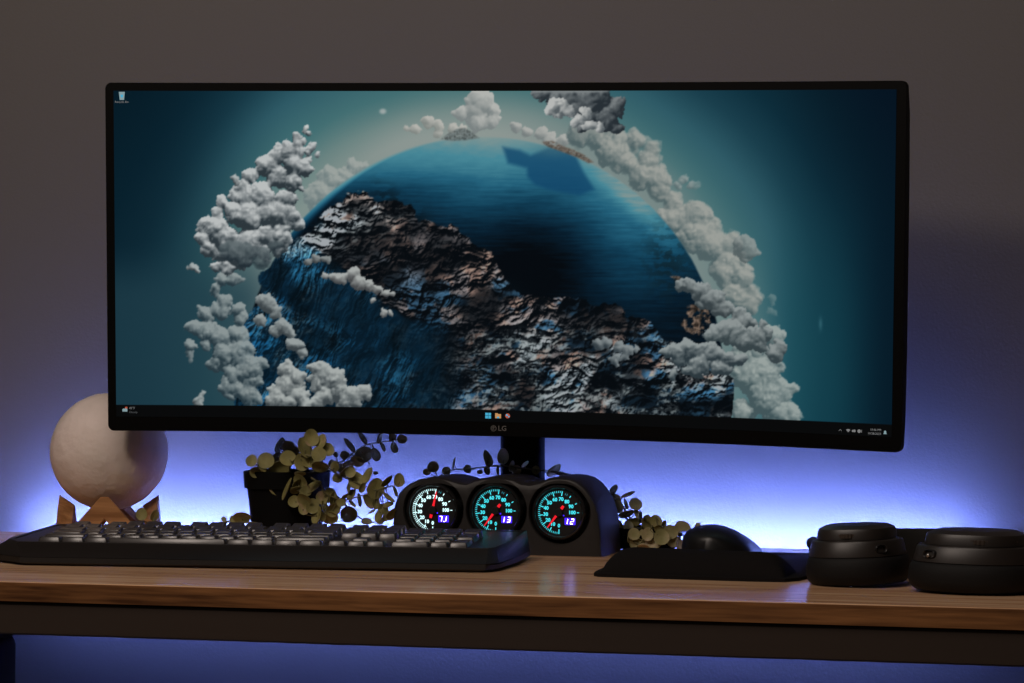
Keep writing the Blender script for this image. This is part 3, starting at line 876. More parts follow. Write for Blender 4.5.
U1 = 0.01842
KU0, KV0 = 0.0058, 0.0305
rows = [
    (0, [(0, 1.25), (1.25, 1.25), (2.5, 1.25), (3.75, 6.25), (10, 1.25), (11.25, 1.25), (12.5, 1.25), (13.75, 1.25), (15.25, 1), (16.25, 1), (17.25, 1), (18.5, 2), (20.5, 1), (21.5, 1, 2)]),
    (1, [(0, 2.25)] + [(2.25 + i, 1) for i in range(10)] + [(12.25, 2.75), (16.25, 1), (18.5, 1), (19.5, 1), (20.5, 1)]),
    (2, [(0, 1.75)] + [(1.75 + i, 1) for i in range(11)] + [(12.75, 2.25), (18.5, 1), (19.5, 1), (20.5, 1), (21.5, 1, 2)]),
    (3, [(0, 1.5)] + [(1.5 + i, 1) for i in range(12)] + [(13.5, 1.5), (15.25, 1), (16.25, 1), (17.25, 1), (18.5, 1), (19.5, 1), (20.5, 1)]),
    (4, [(i, 1) for i in range(13)] + [(13, 2), (15.25, 1), (16.25, 1), (17.25, 1), (18.5, 1), (19.5, 1), (20.5, 1), (21.5, 1)]),
    (5, [(0, 1)] + [(2 + i, 1) for i in range(4)] + [(6.5 + i, 1) for i in range(4)] + [(11 + i, 1) for i in range(4)] + [(15.25, 1), (16.25, 1), (17.25, 1)]),
]


def keycap(bm, wu, hu, row, off=(0, 0, 0)):
    """Dished, tapered keycap with its front left corner at the origin."""
    g = 0.0004; x0, x1 = g, wu * U1 - g; y0, y1 = g, hu * U1 - g
    tilt = {0: -0.0010, 1: -0.0004, 2: 0.0, 3: 0.0006, 4: 0.0012, 5: 0.0015}[row]
    hf = 0.0068 + tilt * 0.4; hb = 0.0068 + tilt * 1.8
    tx0, tx1, ty0, ty1 = x0 + 0.0013, x1 - 0.0013, y0 + 0.0014, y1 - 0.0020
    ox, oy, oz = off
    def ringp(a, b, c, d, zf, zb, k=4, r=0.0012):
        pts = []
        for (cx_, cy_, a0) in ((b - r, c + r, -PI / 2), (b - r, d - r, 0), (a + r, d - r, PI / 2), (a + r, c + r, PI)):
            for i in range(k):
                t = a0 + (PI / 2) * i / (k - 1)
                X_ = cx_ + r * math.cos(t); Y_ = cy_ + r * math.sin(t)
                z = zf + (zb - zf) * (Y_ - c) / (d - c)
                pts.append((X_ + ox, Y_ + oy, z + oz))
        return pts
    m1 = 0.0010
    rings(bm, [ringp(x0, x1, y0, y1, 0, 0), ringp(tx0, tx1, ty0, ty1, hf - 0.0006, hb - 0.0006),
               ringp(tx0 + 0.0006, tx1 - 0.0006, ty0 + 0.0006, ty1 - 0.0006, hf, hb),
               ringp(tx0 + 0.003, tx1 - 0.003, ty0 + 0.003, ty1 - 0.003, hf - 0.0006, hb - 0.0006)], True, True)


proto = {}
count = 0
rest = bmesh.new()
slope = math.atan(0.0085 / 0.144)
for row, keys in rows:
    for kk in keys:
        uo, wu = kk[0], kk[1]; hu = kk[2] if len(kk) > 2 else 1
        v0 = KV0 + row * U1 + (0.004 if row == 5 else 0)
        zb = kz(v0) - 0.0022
        if row == 5 and kk[0] in (15.25, 16.25, 17.25, 0, 2):
            keycap(rest, wu, hu, row, (KU0 + uo * U1, v0, zb)); continue
        key = (wu, hu, row)
        if key not in proto:
            bm = bmesh.new(); keycap(bm, wu, hu, row)
            proto[key] = obj('key', bm, M_key, kb, smooth=50); o = proto[key]
        else:
            o = proto[key].copy(); C.objects.link(o); o.parent = kb
        o.location = (KU0 + uo * U1, v0, zb); o.rotation_euler = (slope, 0, 0)
        count += 1
ro = obj('key', rest, M_key, kb, smooth=50); ro['kind'] = 'stuff'
# small script mark on the front
bm = bmesh.new()
M_mark = mat('mark_grey', rgb(96, 86, 78), 0.4)
pts = [(0, 0.6), (0.6, 1.6), (1.4, 1.2), (0.7, 0.4), (1.5, 0.1), (2.2, 0.9), (2.5, 0.2), (3.2, 1.0), (3.3, -1.0), (2.7, -1.1), (3.6, 0.6), (4.2, 0.9), (4.4, 0.1), (5.0, 0.9), (5.2, 0.2), (5.9, 0.9), (6.0, 0.2), (6.6, 0.6), (7.4, 1.7), (6.8, 0.2), (8.4, 1.2)]
sp = smooth_path([(a * 0.0018, b * 0.0018, 0) for a, b in pts], 4)
um = 0.214
tube(bm, [(um + p.x, 0.0035 + 0.0225 * (0.0040 + p.y + 0.003) / 0.0105, 0.0078 + 0.0095 * (0.0040 + p.y + 0.003) / 0.0105 + 0.0003) for p in sp], 0.00022, 5)
obj('script_mark', bm, M_mark, kb)

# ------------------------------------------------------------------ gauge pod
pb = onz(603, 557, 0); PYF = pb.y
pod = thing('gauge_pod', W((pb.x - 0.108, PYF, 0)), 'black three-gauge pod with glowing dials standing in the middle of the desk', 'gauge pod')
KX = 1.035e-3; KZ = (FWD.dot(pb - CAM)) / FZ
out_px = [(603, 557), (602.2, 538), (599.6, 515), (596, 503), (591, 493), (585, 484), (577, 477.8), (570, 475.3), (563, 474.5), (556, 474.3), (549, 475.2), (540, 477.2), (530.5, 479.2), (522, 478), (514, 475.6), (505, 474),
          (495, 473.4), (484, 474.4), (476, 476.2), (467, 478), (461, 477.2), (455.6, 475.4), (444, 473.8), (432, 473.2), (421, 475), (411, 478.8), (404, 484), (399, 490.5), (395.5, 499), (393.5, 508), (392.6, 520), (392.3, 535), (392.4, 552.4)]
outl = []
for (a, b) in out_px:
    base = 557 - (603 - a) * 0.0215
    zz_ = (base - b) * KZ
    outl.append(((a - 603) * KX + 0.108, zz_ - 0.0028 * min(1, max(0, (zz_ - 0.05) / 0.02)) - (0.0016 if 452 < a < 470 or 519 < a < 542 else 0)))
PD = 0.088
gpx = [(433.2, 509.3), (496.3, 510.2), (558.8, 512.2)]
gc = [((a - 603 + 1.5) * KX + 0.108, (557 - (603 - a) * 0.0215 - b) * KZ) for a, b in gpx]
BR, NB = 0.0318, 48


def inset_outline(k):
    cx_, cz_ = 0.0, 0.04
    n = len(outl); o2 = []
    for i in range(n):
        p = Vector(outl[i]); a = Vector(outl[i - 1]) if i else p; b = Vector(outl[i + 1]) if i < n - 1 else p
        t = (b - a).normalized() if (b - a).length else Vector((0, 1))
        nn = Vector((-t.y, t.x))
        q = p + nn * k
        o2.append((q.x, max(q.y, 0.0)))
    return o2


def yp(pts, y): return [Vector((a, y, b)) for a, b in pts]


bm = bmesh.new()
i1 = inset_outline(0.0022); i3 = inset_outline(0.0060); 
rings(bm, [yp(i3, PD), yp(i1, PD - 0.001), yp(outl, PD - 0.004), yp(outl, 0.0055), yp(i1, 0.0012), yp(i3, -0.0003)], True, False)
bm.verts.ensure_lookup_table()
n = len(outl)
front = bm.verts[-n:]
fe = []
for i in range(n):
    e = bm.edges.get((front[i], front[(i + 1) % n])); fe.append(e)
# three round wells cut in the face
for (gx_, gz_) in gc:
    lp = [[Vector((gx_ + r * math.cos(2 * PI * i / NB), y, gz_ + r * math.sin(2 * PI * i / NB))) for i in range(NB)]
          for r, y in ((BR, -0.0003), (BR - 0.0012, 0.0012), (BR - 0.002, 0.016))]
    R_ = rings(bm, lp, False, False)
    f = bm.faces.new(R_[-1]); f.material_index = 1
    for fc in list(R_[2][0].link_faces): pass
    for i in range(NB):
        for fc in R_[2][i].link_faces: fc.material_index = 1
        fe.append(bm.edges.get((R_[0][i], R_[0][(i + 1) % NB])))
bmesh.ops.triangle_fill(bm, use_beauty=True, use_dissolve=False, edges=fe)
obj('housing', bm, None, pod, smooth=32, mats=[M_pod, M_bowl])

E_cy = mat('dial_cyan', (0, 0, 0, 1), 0.5, emit=rgb(66, 214, 226), strength=1.25)
E_cyd = mat('dial_cyan_dim', (0, 0, 0, 1), 0.5, emit=rgb(60, 185, 200), strength=0.75)
E_wc = mat('dial_white', (0, 0, 0, 1), 0.5, emit=rgb(205, 245, 248), strength=1.5)
E_ndl = mat('needle_red', rgb(150, 10, 14), 0.4, emit=rgb(240, 30, 45), strength=0.95)
E_win = mat('display_blue', (0, 0, 0, 1), 0.4, emit=(0.045, 0.013, 0.85, 1), strength=2.0)
E_dig = mat('display_digits', (0, 0, 0, 1), 0.4, emit=(0.62, 0.5, 1.0, 1), strength=7.5)
M_dial = mat('dial_black', rgb(9, 10, 11), 0.5)
M_ring = mat('bezel_black', rgb(26, 25, 25), 0.2, coat=0.3)
M_glass = bpy.data.materials.new('glass'); M_glass.use_nodes = True
_b = M_glass.node_tree.nodes['Principled BSDF']; _b.inputs['Roughness'].default_value = 0.03
_b.inputs['Transmission Weight'].default_value = 1.0; _b.inputs['IOR'].default_value = 1.01


def flat(bm, gx_, gz_, y):
    """text plane XY -> dial plane"""
    for vtx in bm.verts:
        vtx.co = Vector((gx_ + vtx.co.x, y - vtx.co.z, gz_ + vtx.co.y))
    return bm


def quad_r(bm, a, r0, r1, w, taper=1.0):
    """radial bar at angle a (radians)"""
    d_ = Vector((math.cos(a), math.sin(a), 0)); p_ = Vector((-d_.y, d_.x, 0))
    bm.faces.new([bm.verts.new(q) for q in (d_ * r0 - p_ * w / 2, d_ * r1 - p_ * w / 2 * taper, d_ * r1 + p_ * w / 2 * taper, d_ * r0 + p_ * w / 2)])


spec = [(E_wc, 71, '7.1'), (E_cy, 12.5, '13'), (E_cy, 12.0, '12')]
needle_deg = [77, -127, -127]
for gi, ((gx_, gz_), (em, val_, dig)) in enumerate(zip(gc, spec)):
    yf = -0.004
    bm = bmesh.new()
    Mx = Matrix.Translation((gx_, 0, gz_)) @ Matrix.Rotation(PI / 2, 4, 'X')
    lathe(bm, [(0.0262, -0.0158), (0.0268, 0.0020), (0.0272, 0.0034), (0.0262, 0.0052), (0.0246, 0.0054), (0.0236, 0.0042), (0.0232, 0.0020)], 64, Mx, True, True)
    ga = obj('gauge', bm, M_ring, pod, smooth=35)
    bm = bmesh.new(); lathe(bm, [(0.0231, 0.0021), (0.0231, 0.0023)], 48, Mx); obj('dial_face', bm, M_dial, ga)
    yd = -0.0025
    bm = bmesh.new(); bm2 = bmesh.new()
    for k in range(0, 71):
        a = math.radians(-90 - 2.7 * k)
        if k % 10 == 0: quad_r(bm, a, 0.0166, 0.0213, 0.00095)
        elif k % 2 == 0: quad_r(bm, a, 0.0193, 0.0213, 0.00055)
    for k in (74, 76, 80, 90, 100):
        a = math.radians(-90 - 2.7 * k)
        quad_r(bm if k >= 80 else bm2, a, 0.0182, 0.0204, 0.0008 if k >= 80 else 0.0004)
    if gi == 0:
        n_ = 60
        for i in range(n_):
            a0, a1 = [math.radians(-110 - 125 * q / n_) for q in (i, i + 1)]
            bm.faces.new([bm.verts.new((r * math.cos(a), r * math.sin(a), 0)) for r, a in ((0.0180, a0), (0.0186, a0), (0.0186, a1), (0.0180, a1))])
    obj('scale_marks', flat(bm, gx_, gz_, yd), em, ga)
    if len(bm2.verts): obj('fine_marks', flat(bm2, gx_, gz_, yd), E_cyd, ga)
    bm = bmesh.new()
    for k in range(0, 110, 10):
        a = math.radians(-90 - 2.7 * k); rr = 0.0132 if k < 100 else 0.0128
        t_bm = text_bm(str(k), 0.0049, bold=0.00022)
        bmesh.ops.translate(t_bm, vec=(rr * math.cos(a) * (1.04 if k not in (0,) else 1), rr * math.sin(a), 0), verts=t_bm.verts[:])
        bm_add(bm, t_bm)
    obj('scale_numerals', flat(bm, gx_, gz_, yd), em, ga)
    # digital read-out
    wx_, wz_ = 0.0113, -0.0087
    bm = bmesh.new()
    for (a, b, c, d_) in ((-0.0054, 0.0054, -0.0034, 0.0034),):
        box(bm, gx_ + wx_ + a, gx_ + wx_ + b, -0.0030, -0.0024, gz_ + wz_ + c, gz_ + wz_ + d_, 0.0002, 1)
    obj('display', bm, E_win, ga)
    bm = bmesh.new()
    segs = {'0': 'abcdef', '1': 'bc', '2': 'abged', '3': 'abgcd', '7': 'abc'}
    sh_x = 0.18
    def seg(bm, x, y, s):
        h_ = 0.0025; w_ = 0.0028; t_ = 0.0006
        P = {'a': (0, h_, w_, h_), 'd': (0, -h_, w_, -h_), 'g': (0, 0, w_, 0), 'f': (0, 0, 0, h_), 'b': (w_, 0, w_, h_), 'e': (0, -h_, 0, 0), 'c': (w_, -h_, w_, 0)}[s]
        x0, y0, x1, y1 = P
        if x0 == x1: pts = [(x0 - t_ / 2, y0), (x0 + t_ / 2, y0), (x0 + t_ / 2, y1), (x0 - t_ / 2, y1)]
        else: pts = [(x0 + 0.0002, y0 - t_ / 2), (x1 - 0.0002, y0 - t_ / 2), (x1 - 0.0002, y0 + t_ / 2), (x0 + 0.0002, y0 + t_ / 2)]
        bm.faces.new([bm.verts.new((x + a + sh_x * b, y + b, 0)) for a, b in pts])
    cx_ = -0.0045
    for ch in dig:
        if ch == '.':
            bm.faces.new([bm.verts.new((cx_ + a - 0.0006, -0.0026 + b, 0)) for a, b in ((0, -0.0004), (0.0008, -0.0004), (0.0008, 0.0004), (0, 0.0004))]); continue
        for s in segs[ch]: seg(bm, cx_ + (0.0 if ch != '1' else -0.0008), 0, s)
        cx_ += 0.0053
    bmesh.ops.translate(bm, vec=(wx_, wz_, 0), verts=bm.verts[:])
    obj('display_digits', flat(bm, gx_, gz_, -0.0032), E_dig, ga)
    # needle: lit blade, black hub, lit tail
    a = math.radians(needle_deg[gi])
    bm = bmesh.new()
    quad_r(bm, a, 0.0042, 0.0190, 0.0024, 0.42)
    quad_r(bm, a + PI, 0.0046, 0.0082, 0.0030, 0.8)
    for f in bm.faces[:]:
        r = bmesh.ops.extrude_face_region(bm, geom=[f])
        bmesh.ops.translate(bm, vec=(0, 0, 0.0004), verts=[v_ for v_ in r['geom'] if isinstance(v_, bmesh.types.BMVert)])
    obj('needle', flat(bm, gx_, gz_, -0.0040), E_ndl, ga)
    bm = bmesh.new(); lathe(bm, [(0.0040, 0.002), (0.0040, 0.0046), (0.0034, 0.0052)], 24, Mx); obj('hub', bm, M_dial, ga)
    bm = bmesh.new(); disc(bm, 0, 0, 0.7)
    bmesh.ops.translate(bm, vec=(0.0048, -0.0030, 0), verts=bm.verts[:])
    obj('indicator_lamp', flat(bm, gx_, gz_, yd), E_win, ga)

# ------------------------------------------------------------------ mouse pad and mouse
pf = onz(595, 576.5, 0); pr2 = onz(785, 582.5, 0)
pad = thing('mouse_pad', W(((pf.x + pr2.x) / 2, 0.2, 0)), 'black mouse pad with raised wrist rest on the right half of the desk', 'mouse pad')
pl = Vector((pad.location.x, pad.location.y, 0))


def PL(x, y, z): return Vector((x + XO - pl.x, y - pl.y, z))


pa = [(pf.x - 0.002, pf.y + 0.004), (pf.x + 0.004, pf.y - 0.004), (pf.x + 0.03, pf.y - 0.007), (pr2.x - 0.03, pr2.y - 0.001), (pr2.x, pr2.y + 0.001), (pr2.x + 0.010, pr2.y + 0.018),
      (pr2.x + 0.0165, pr2.y + 0.06), (pr2.x + 0.0165, 0.47), (pr2.x + 0.008, 0.487), (pr2.x - 0.01, 0.492), (pf.x + 0.02, 0.492), (pf.x + 0.002, 0.484), (pf.x - 0.006, 0.465), (pf.x - 0.006, pf.y + 0.06), (pf.x - 0.004, pf.y + 0.02)]
bm = bmesh.new()
rings(bm, [[PL(a, b, 0) for a, b in pa], [PL(a, b, 0.0030) for a, b in pa], [PL(a + (0.001 if a < -0.45 else -0.001), b + (0.001 if b < 0.3 else -0.001), 0.0036) for a, b in pa]])
obj('base_sheet', bm, M_rubber, pad, smooth=35)
bm = bmesh.new()
NU, NV = 56, 18
xl, xr = pf.x + 0.004, pr2.x - 0.001
grid = []
for i in range(NU + 1):
    t = i / NU; x = xl + (xr - xl) * t
    prof = min(1.0, (1 - abs(2 * t - 1) ** 9)) ** 0.5
    e1 = min(1, t / 0.16); e2 = min(1, (1 - t) / 0.15)
    prof = math.sqrt(max(0, 1 - (1 - e1) ** 2)) * math.sqrt(max(0, 1 - (1 - e2) ** 2))
    col = []
    yc0 = pf.y + (pr2.y - pf.y) * t + 0.002
    for j in range(NV + 1):
        w = j / NV
        y = yc0 + 0.078 * w
        hz = math.sin(PI * w ** 0.8) ** 0.62 * (0.0215 - 0.0015 * t) * prof
        col.append(bm.verts.new(PL(x, y, 0.0034 + hz)))
    grid.append(col)
for i in range(NU):
    for j in range(NV):
        bm.faces.new((grid[i][j], grid[i + 1][j], grid[i + 1][j + 1], grid[i][j + 1]))
obj('wrist_rest', bm, M_rubber, pad, smooth=180)

mb = ony(676, 560, 0.37)
mouse = thing('computer_mouse', W((mb.x, 0.355, 0.0038)), 'black ergonomic computer mouse sitting on the mouse pad behind its wrist rest', 'computer mouse')
rp = [(0.0, 0.0), (-0.002, 0.006), (-0.0022, 0.014), (-0.0005, 0.023), (0.003, 0.029), (0.010, 0.0325), (0.020, 0.0345), (0.031, 0.0350), (0.040, 0.0335), (0.050, 0.0300), (0.060, 0.0245), (0.068, 0.018), (0.0735, 0.011), (0.0755, 0.005), (0.074, 0.0)]
ML = 0.112
lp = []
for k in range(25):
    w = k / 24
    wd = (1 - abs(2 * w - 1) ** 3.2) ** 0.5 if 0 < w < 1 else 0.0
    wd = max(wd, 0.18) * (0.93 + 0.07 * math.cos(2 * PI * w)) 
    hgt = max(0.10, math.sin(PI * min(1, (w * 0.92 + 0.10)) ** 0.8) ** 0.55) if w < 0.97 else 0.28
    yy = ML * w
    lp.append([Vector(((a - 0.0365) * wd + 0.0365 + 0.003 * w, yy, b * hgt * 0.93)) for a, b in rp])
bm = bmesh.new(); rings(bm, lp)
obj('shell', bm, M_mouse, mouse, smooth=60)
bm = bmesh.new(); lathe(bm, [(0.008, -0.003), (0.009, -0.002), (0.009, 0.002), (0.008, 0.003)], 24, Matrix.Translation((0.036, 0.088, 0.0175)) @ Matrix.Rotation(PI / 2, 4, 'Y'))
obj('scroll_wheel', bm, M_rubber, mouse, smooth=30)
bm = bmesh.new(); box(bm, -0.0030, 0.0010, 0.04, 0.062, 0.020, 0.0245, 0.001, 2)
obj('side_button', bm, M_blackg, mouse)
bm = bmesh.new(); tube(bm, smooth_path([(0.037, ML - 0.004, 0.006), (0.037, ML + 0.015, 0.004), (0.028, ML + 0.024, 0.0035)], 4), 0.0016)
obj('cable', bm, M_rubber, mouse)

# ------------------------------------------------------------------ headphones
h1 = onz(858, 584.5, 0); h2 = onz(975, 592, 0)
hp = thing('headphones', W(((h1.x + h2.x) / 2, 0.28, 0)), 'black over-ear headphones lying cups-down at the right end of the desk', 'headphones')
hl = hp.location.copy()


def Hm(x, y, z=0): return Vector((x + XO - hl.x, y - hl.y, z))


def ear_cup(cx_, cy_, ay, tx, mirror=1, S=0.90):
    M0 = Matrix.Translation(Hm(cx_, cy_, 0.0)) @ Matrix.Diagonal((S, 0.90, 0.93, 1)) @ Matrix.Rotation(tx, 4, 'Y') @ Matrix.Rotation(ay, 4, 'Z')
    bm = bmesh.new()
    lathe(bm, [(0.036, 0.004), (0.040, 0.0015), (0.0445, 0.0022), (0.0478, 0.0055), (0.0493, 0.011), (0.0492, 0.018), (0.0482, 0.0235), (0.0462, 0.0270), (0.043, 0.028)], 72, M0, sx=1.0, sy=1.08, pw=2.25)
    cu = obj('ear_cushion', bm, M_leather, hp, smooth=60)
    bm = bmesh.new()
    lathe(bm, [(0.0440, 0.0265), (0.0458, 0.0280), (0.0455, 0.0300), (0.0432, 0.0405), (0.0422, 0.0420), (0.0375, 0.0428), (0.0364, 0.0436)], 72, M0, sx=1.0, sy=1.08, pw=2.3)
    sh_ = obj('ear_cup', bm, M_phones, hp, smooth=30)
    bm = bmesh.new()
    lathe(bm, [(0.0372, 0.0432), (0.0366, 0.0500), (0.0352, 0.0530), (0.0290, 0.0560), (0.0282, 0.0562)], 56, M0, sx=1.0, sy=1.08, pw=2.5)
    cap = obj('outer_cap', bm, M_phones, hp, smooth=28)
    # ribbed wheel, button and socket around the near rim
    def rad(t, pw, sy=1.08):
        return (abs(math.cos(t)) ** pw + abs(math.sin(t) / sy) ** pw) ** (-1 / pw)
    for (ang, zz, rr, kind) in ((mirror * -8, 0.0470, 0.0355, 'wheel'), (mirror * -52, 0.0468, 0.0350, 'button'), (mirror * 34 if mirror > 0 else 34 - 75, 0.0350, 0.0432, 'socket')):
        a = math.radians(-90 + ang - math.degrees(ay))
        Mp = M0 @ Matrix.Rotation(a, 4, 'Z') @ Matrix.Translation((rr * (rad(a, 2.3) if kind == 'socket' else 1.045), 0, zz))
        bm = bmesh.new()
        if kind == 'wheel':
            Mw = Mp @ Matrix.Translation((-0.0052, 0, 0))
            n = 44; lps = []
            for z, q in ((-0.0024, 0.9), (-0.0018, 1.0), (0.0018, 1.0), (0.0024, 0.9)):
                lps.append([Mw @ Vector(((0.0100 if i % 2 else 0.0094) * q * math.cos(2 * PI * i / n), 1.15 * (0.0100 if i % 2 else 0.0094) * q * math.sin(2 * PI * i / n), z)) for i in range(n)])
            rings(bm, lps); obj('volume_wheel', bm, M_wheel, sh_)
        elif kind == 'button':
            n = 30; lps = []
            Mw = Mp @ Matrix.Translation((-0.003, 0, 0))
            for z, q in ((-0.0020, 0.9), (-0.0014, 1.0), (0.0014, 1.0), (0.0020, 0.9)):
                lps.append([Mw @ Vector((0.0050 * q * math.cos(2 * PI * i / n), 0.0062 * q * math.sin(2 * PI * i / n), z)) for i in range(n)])
            rings(bm, lps); obj('button', bm, M_wheel, sh_)
        else:
            n = 28; lps = []
            for x, q in ((-0.004, 0.8), (0.0022, 0.86), (0.0030, 1.0), (0.0020, 1.14), (-0.002, 1.14)):
                lps.append([Mp @ Vector((x, 0.0056 * q * math.copysign(abs(math.cos(t)) ** 0.8, math.cos(t)), 0.0036 * q * math.copysign(abs(math.sin(t)) ** 0.8, math.sin(t)))) for t in [2 * PI * i / n for i in range(n)]])
            rings(bm, lps, True, True); so = obj('socket', bm, M_black, sh_, smooth=40)
            if mirror < 0:
                bm = bmesh.new(); lathe(bm, [(0.0016, 0), (0.0016, 0.003), (0.0010, 0.0035)], 14, Mp @ Matrix.Translation((0.001, 0, -0.0012)) @ Matrix.Rotation(PI / 2, 4, 'Y'))
                obj('microphone_tip', bm, M_metal, sh_)
    return M0


ear_cup(h1.x, h1.y + 0.006, math.radians(-8), math.radians(-2.2), 1)
ear_cup(h2.x, h2.y + 0.006, math.radians(-14), math.radians(1.0), -1, 1.12)
# headband arc lying on its side behind the cups
bc = Vector(((h1.x + h2.x) / 2 + 0.004, 0, 0))
arc = []
for i in range(41):
    t = PI * i / 40
    arc.append((bc.x - 0.106 * math.cos(t) * (1 + 0.04 * math.sin(t)), 0.255 + 0.135 * math.sin(t) - 0.030 * (i / 40)))
bm = bmesh.new(); lps = []
for i in range(5, 36):
    x, y = arc[i]; a = Vector(arc[i - 1]); b = Vector(arc[i + 1]); t = (b - a).normalized(); nn = Vector((t.y, -t.x))
    ed = min((i - 5) / 6, (35 - i) / 6, 1); hb = 0.0100 + 0.0080 * ed; zc = 0.0195
    th_ = 0.0035 + 0.002 * ed
    rib = 0.0006 if i % 2 else 0
    lps.append([Hm(x + nn.x * a_, y + nn.y * a_, zc + b_) for a_, b_ in ((-th_, -hb * 0.8), (-th_ * 0.6, -hb), (th_ * 0.6 + rib, -hb), (th_ + rib, -hb * 0.8), (th_ + rib, hb * 0.8), (th_ * 0.6 + rib, hb), (-th_ * 0.6, hb), (-th_, hb * 0.8))])
rings(bm, lps); obj('headband', bm, M_leather, hp, smooth=40)
# two yokes joining band and cups
for (rng, cc) in ((range(0, 7), h1), (range(34, 41), h2)):
    bm = bmesh.new(); lps = []
    for i in rng:
        x, y = arc[i]; a = Vector(arc[max(i - 1, 0)]); b = Vector(arc[min(i + 1, 40)]); t = (b - a).normalized(); nn = Vector((t.y, -t.x))
        lps.append([Hm(x + nn.x * a_, y + nn.y * a_, 0.025 + b_) for a_, b_ in ((-0.003, -0.008), (0.003, -0.008), (0.003, 0.008), (-0.003, 0.008))])
    rings(bm, lps)
    ex = arc[0] if cc is h1 else arc[40]
    d_ = Vector((cc.x, cc.y + 0.006)) - Vector(ex); reach = max(0.02, d_.length - 0.040); d_.normalize()
    P0 = Hm(ex[0], ex[1], 0.03); P1 = Hm(ex[0] + d_.x * reach, ex[1] + d_.y * reach, 0.032)
    tube(bm, [P0 + Vector((0, 0.012, 0)), P0, P1], 0.0055, 10)
    obj('yoke', bm, M_phones, hp, smooth=40)

# ------------------------------------------------------------------ plants
LEAF_SIDE = 1


def leaf(bm, px, py, a, b, ang, Yd, rnd):
    """One rounded leaf: semi-axes in photo pixels (a across, b along), ang = lean of its long axis in degrees."""
    c = ony(px, py, Yd)
    k = FWD.dot(c - CAM) / FZ
    if a > b: a, b, ang = b, a, ang + 90
    half = b * k; wide = max(half * 0.86, a * k)
    rot_ = math.acos(min(1, max(0.12, a * k / wide))) * (1 if rnd.random() < 0.8 else -1) * LEAF_SIDE
    A = Matrix.Rotation(rot_, 3, 'Z')                      # turn about the leaf's own length
    B = Matrix.Rotation(math.radians(ang), 3, 'Y')
    yaw = Matrix.Rotation(math.radians(-14.4 * -1 * -1 + rnd.uniform(-6, 6)) * -1, 3, 'Z')
    pit = Matrix.Rotation(math.radians(rnd.uniform(-26, -4)), 3, 'X')
    Mt = yaw @ pit @ B @ A
    n = 16; rs_ = [0.0, 0.35, 0.7, 1.0]
    cup = half * 0.22 * rnd.uniform(0.3, 1.1)
    prev = None
    for side in (0, 1):
        loops = []
        for r in rs_:
            l_ = []
            for i in range(n):
                t = 2 * PI * i / n
                z = math.cos(t) * r; x = math.sin(t) * r * (1 - 0.12 * math.cos(t))
                dp = -cup * (1 - r * r) * -1 + 0.10 * half * abs(x) * -1
                l_.append(Mt @ Vector((x * wide, dp + side * 0.0005, z * half)) + c)
            loops.append(l_)
        cv = bm.verts.new(W(sum((Vector(p) for p in loops[0]), Vector()) / n))
        R_ = [[bm.verts.new(W(p)) for p in l_] for l_ in loops[1:]]
        for i in range(n):
            j = (i + 1) % n
            bm.faces.new((cv, R_[0][i], R_[0][j]))
            for q in range(len(R_) - 1):
                bm.faces.new((R_[q][i], R_[q + 1][i], R_[q + 1][j], R_[q][j]))
        if side == 0: prev = R_[-1]
        else:
            for i in range(n):
                j = (i + 1) % n
                bm.faces.new((prev[i], R_[-1][i], R_[-1][j], prev[j]))
    return c


def nearest(path, c):
    return min(path, key=lambda p: (p - c).length)


def branch(plant, path_px, leaves, m, seed, jitter=0.006, r=0.0011):
    """path_px: (px, py, Y) stem points; leaves: (px, py, a, b, ang[, dY])."""
    rnd = random.Random(seed)
    base = plant.location
    P = smooth_path([ony(*p) for p in path_px], 5)
    bs = bmesh.new(); tube(bs, [W(p) for p in P], r, 6, r * 0.6)
    bl = bmesh.new()
    for lf in leaves:
        px, py, a, b, ang = lf[:5]; dy = lf[5] if len(lf) > 5 else 0
        q = ony(px, py, 0.47)
        near = min(P, key=lambda p: (p - ony(px, py, p.y)).length)
        Yd = near.y + dy + rnd.uniform(-jitter, jitter * 0.6)
        c = leaf(bl, px, py, a, b, ang, Yd, rnd)
        mid = (near + c) / 2 + Vector((0, 0, -0.001))
        d0 = (c - near).length
        if d0 > 0.0015: tube(bs, [W(near), W(mid), W(c + (near - c) * 0.35)], r * 0.6, 5)
    so = obj('stem', L(bs, base), M_stem, plant, smooth=60)
    lo = obj('leaves', L(bl, base), m, so, smooth=50)
    return so


def pot(plant, cx_, cy_, h, rt, rb, rim):
    b0 = W((cx_, cy_, 0)); base = plant.location
    Mt = Matrix.Translation(b0)
    bm = bmesh.new()
    lathe(bm, [(rb - 0.003, 0.0), (rb, 0.0015), (rb + (rt - rb) * 0.9 - 0.002, h - rim), (rt, h - rim + 0.0005), (rt + 0.0012, h - 0.001), (rt, h), (rt - 0.003, h), (rt - 0.004, h - 0.012)], 56, Mt, True, False, pw=2.6)
    obj('pot', L(bm, base), M_pot, plant, smooth=35)
    bm = bmesh.new(); lathe(bm, [(rt - 0.0036, h - 0.014), (rt - 0.0036, h - 0.010), (0.01, h - 0.006)], 40, Mt, pw=2.6)
    obj('soil', L(bm, base), M_soil, plant, smooth=60)


PAY = 0.475
pc = ony(287, 500, PAY)
plA = thing('potted_plant', W((pc.x, PAY, 0)), 'trailing plant with round olive leaves in a tall black pot beside the pod', 'potted plant')
kA = FWD.dot(pc - CAM) / FZ
topz = ony(287, 470.5, PAY).z
pot(plA, pc.x, PAY, topz, 40.5 * kA, 32 * kA, 0.018)
F = PAY - 0.048    # leaves that hang in front of the pot
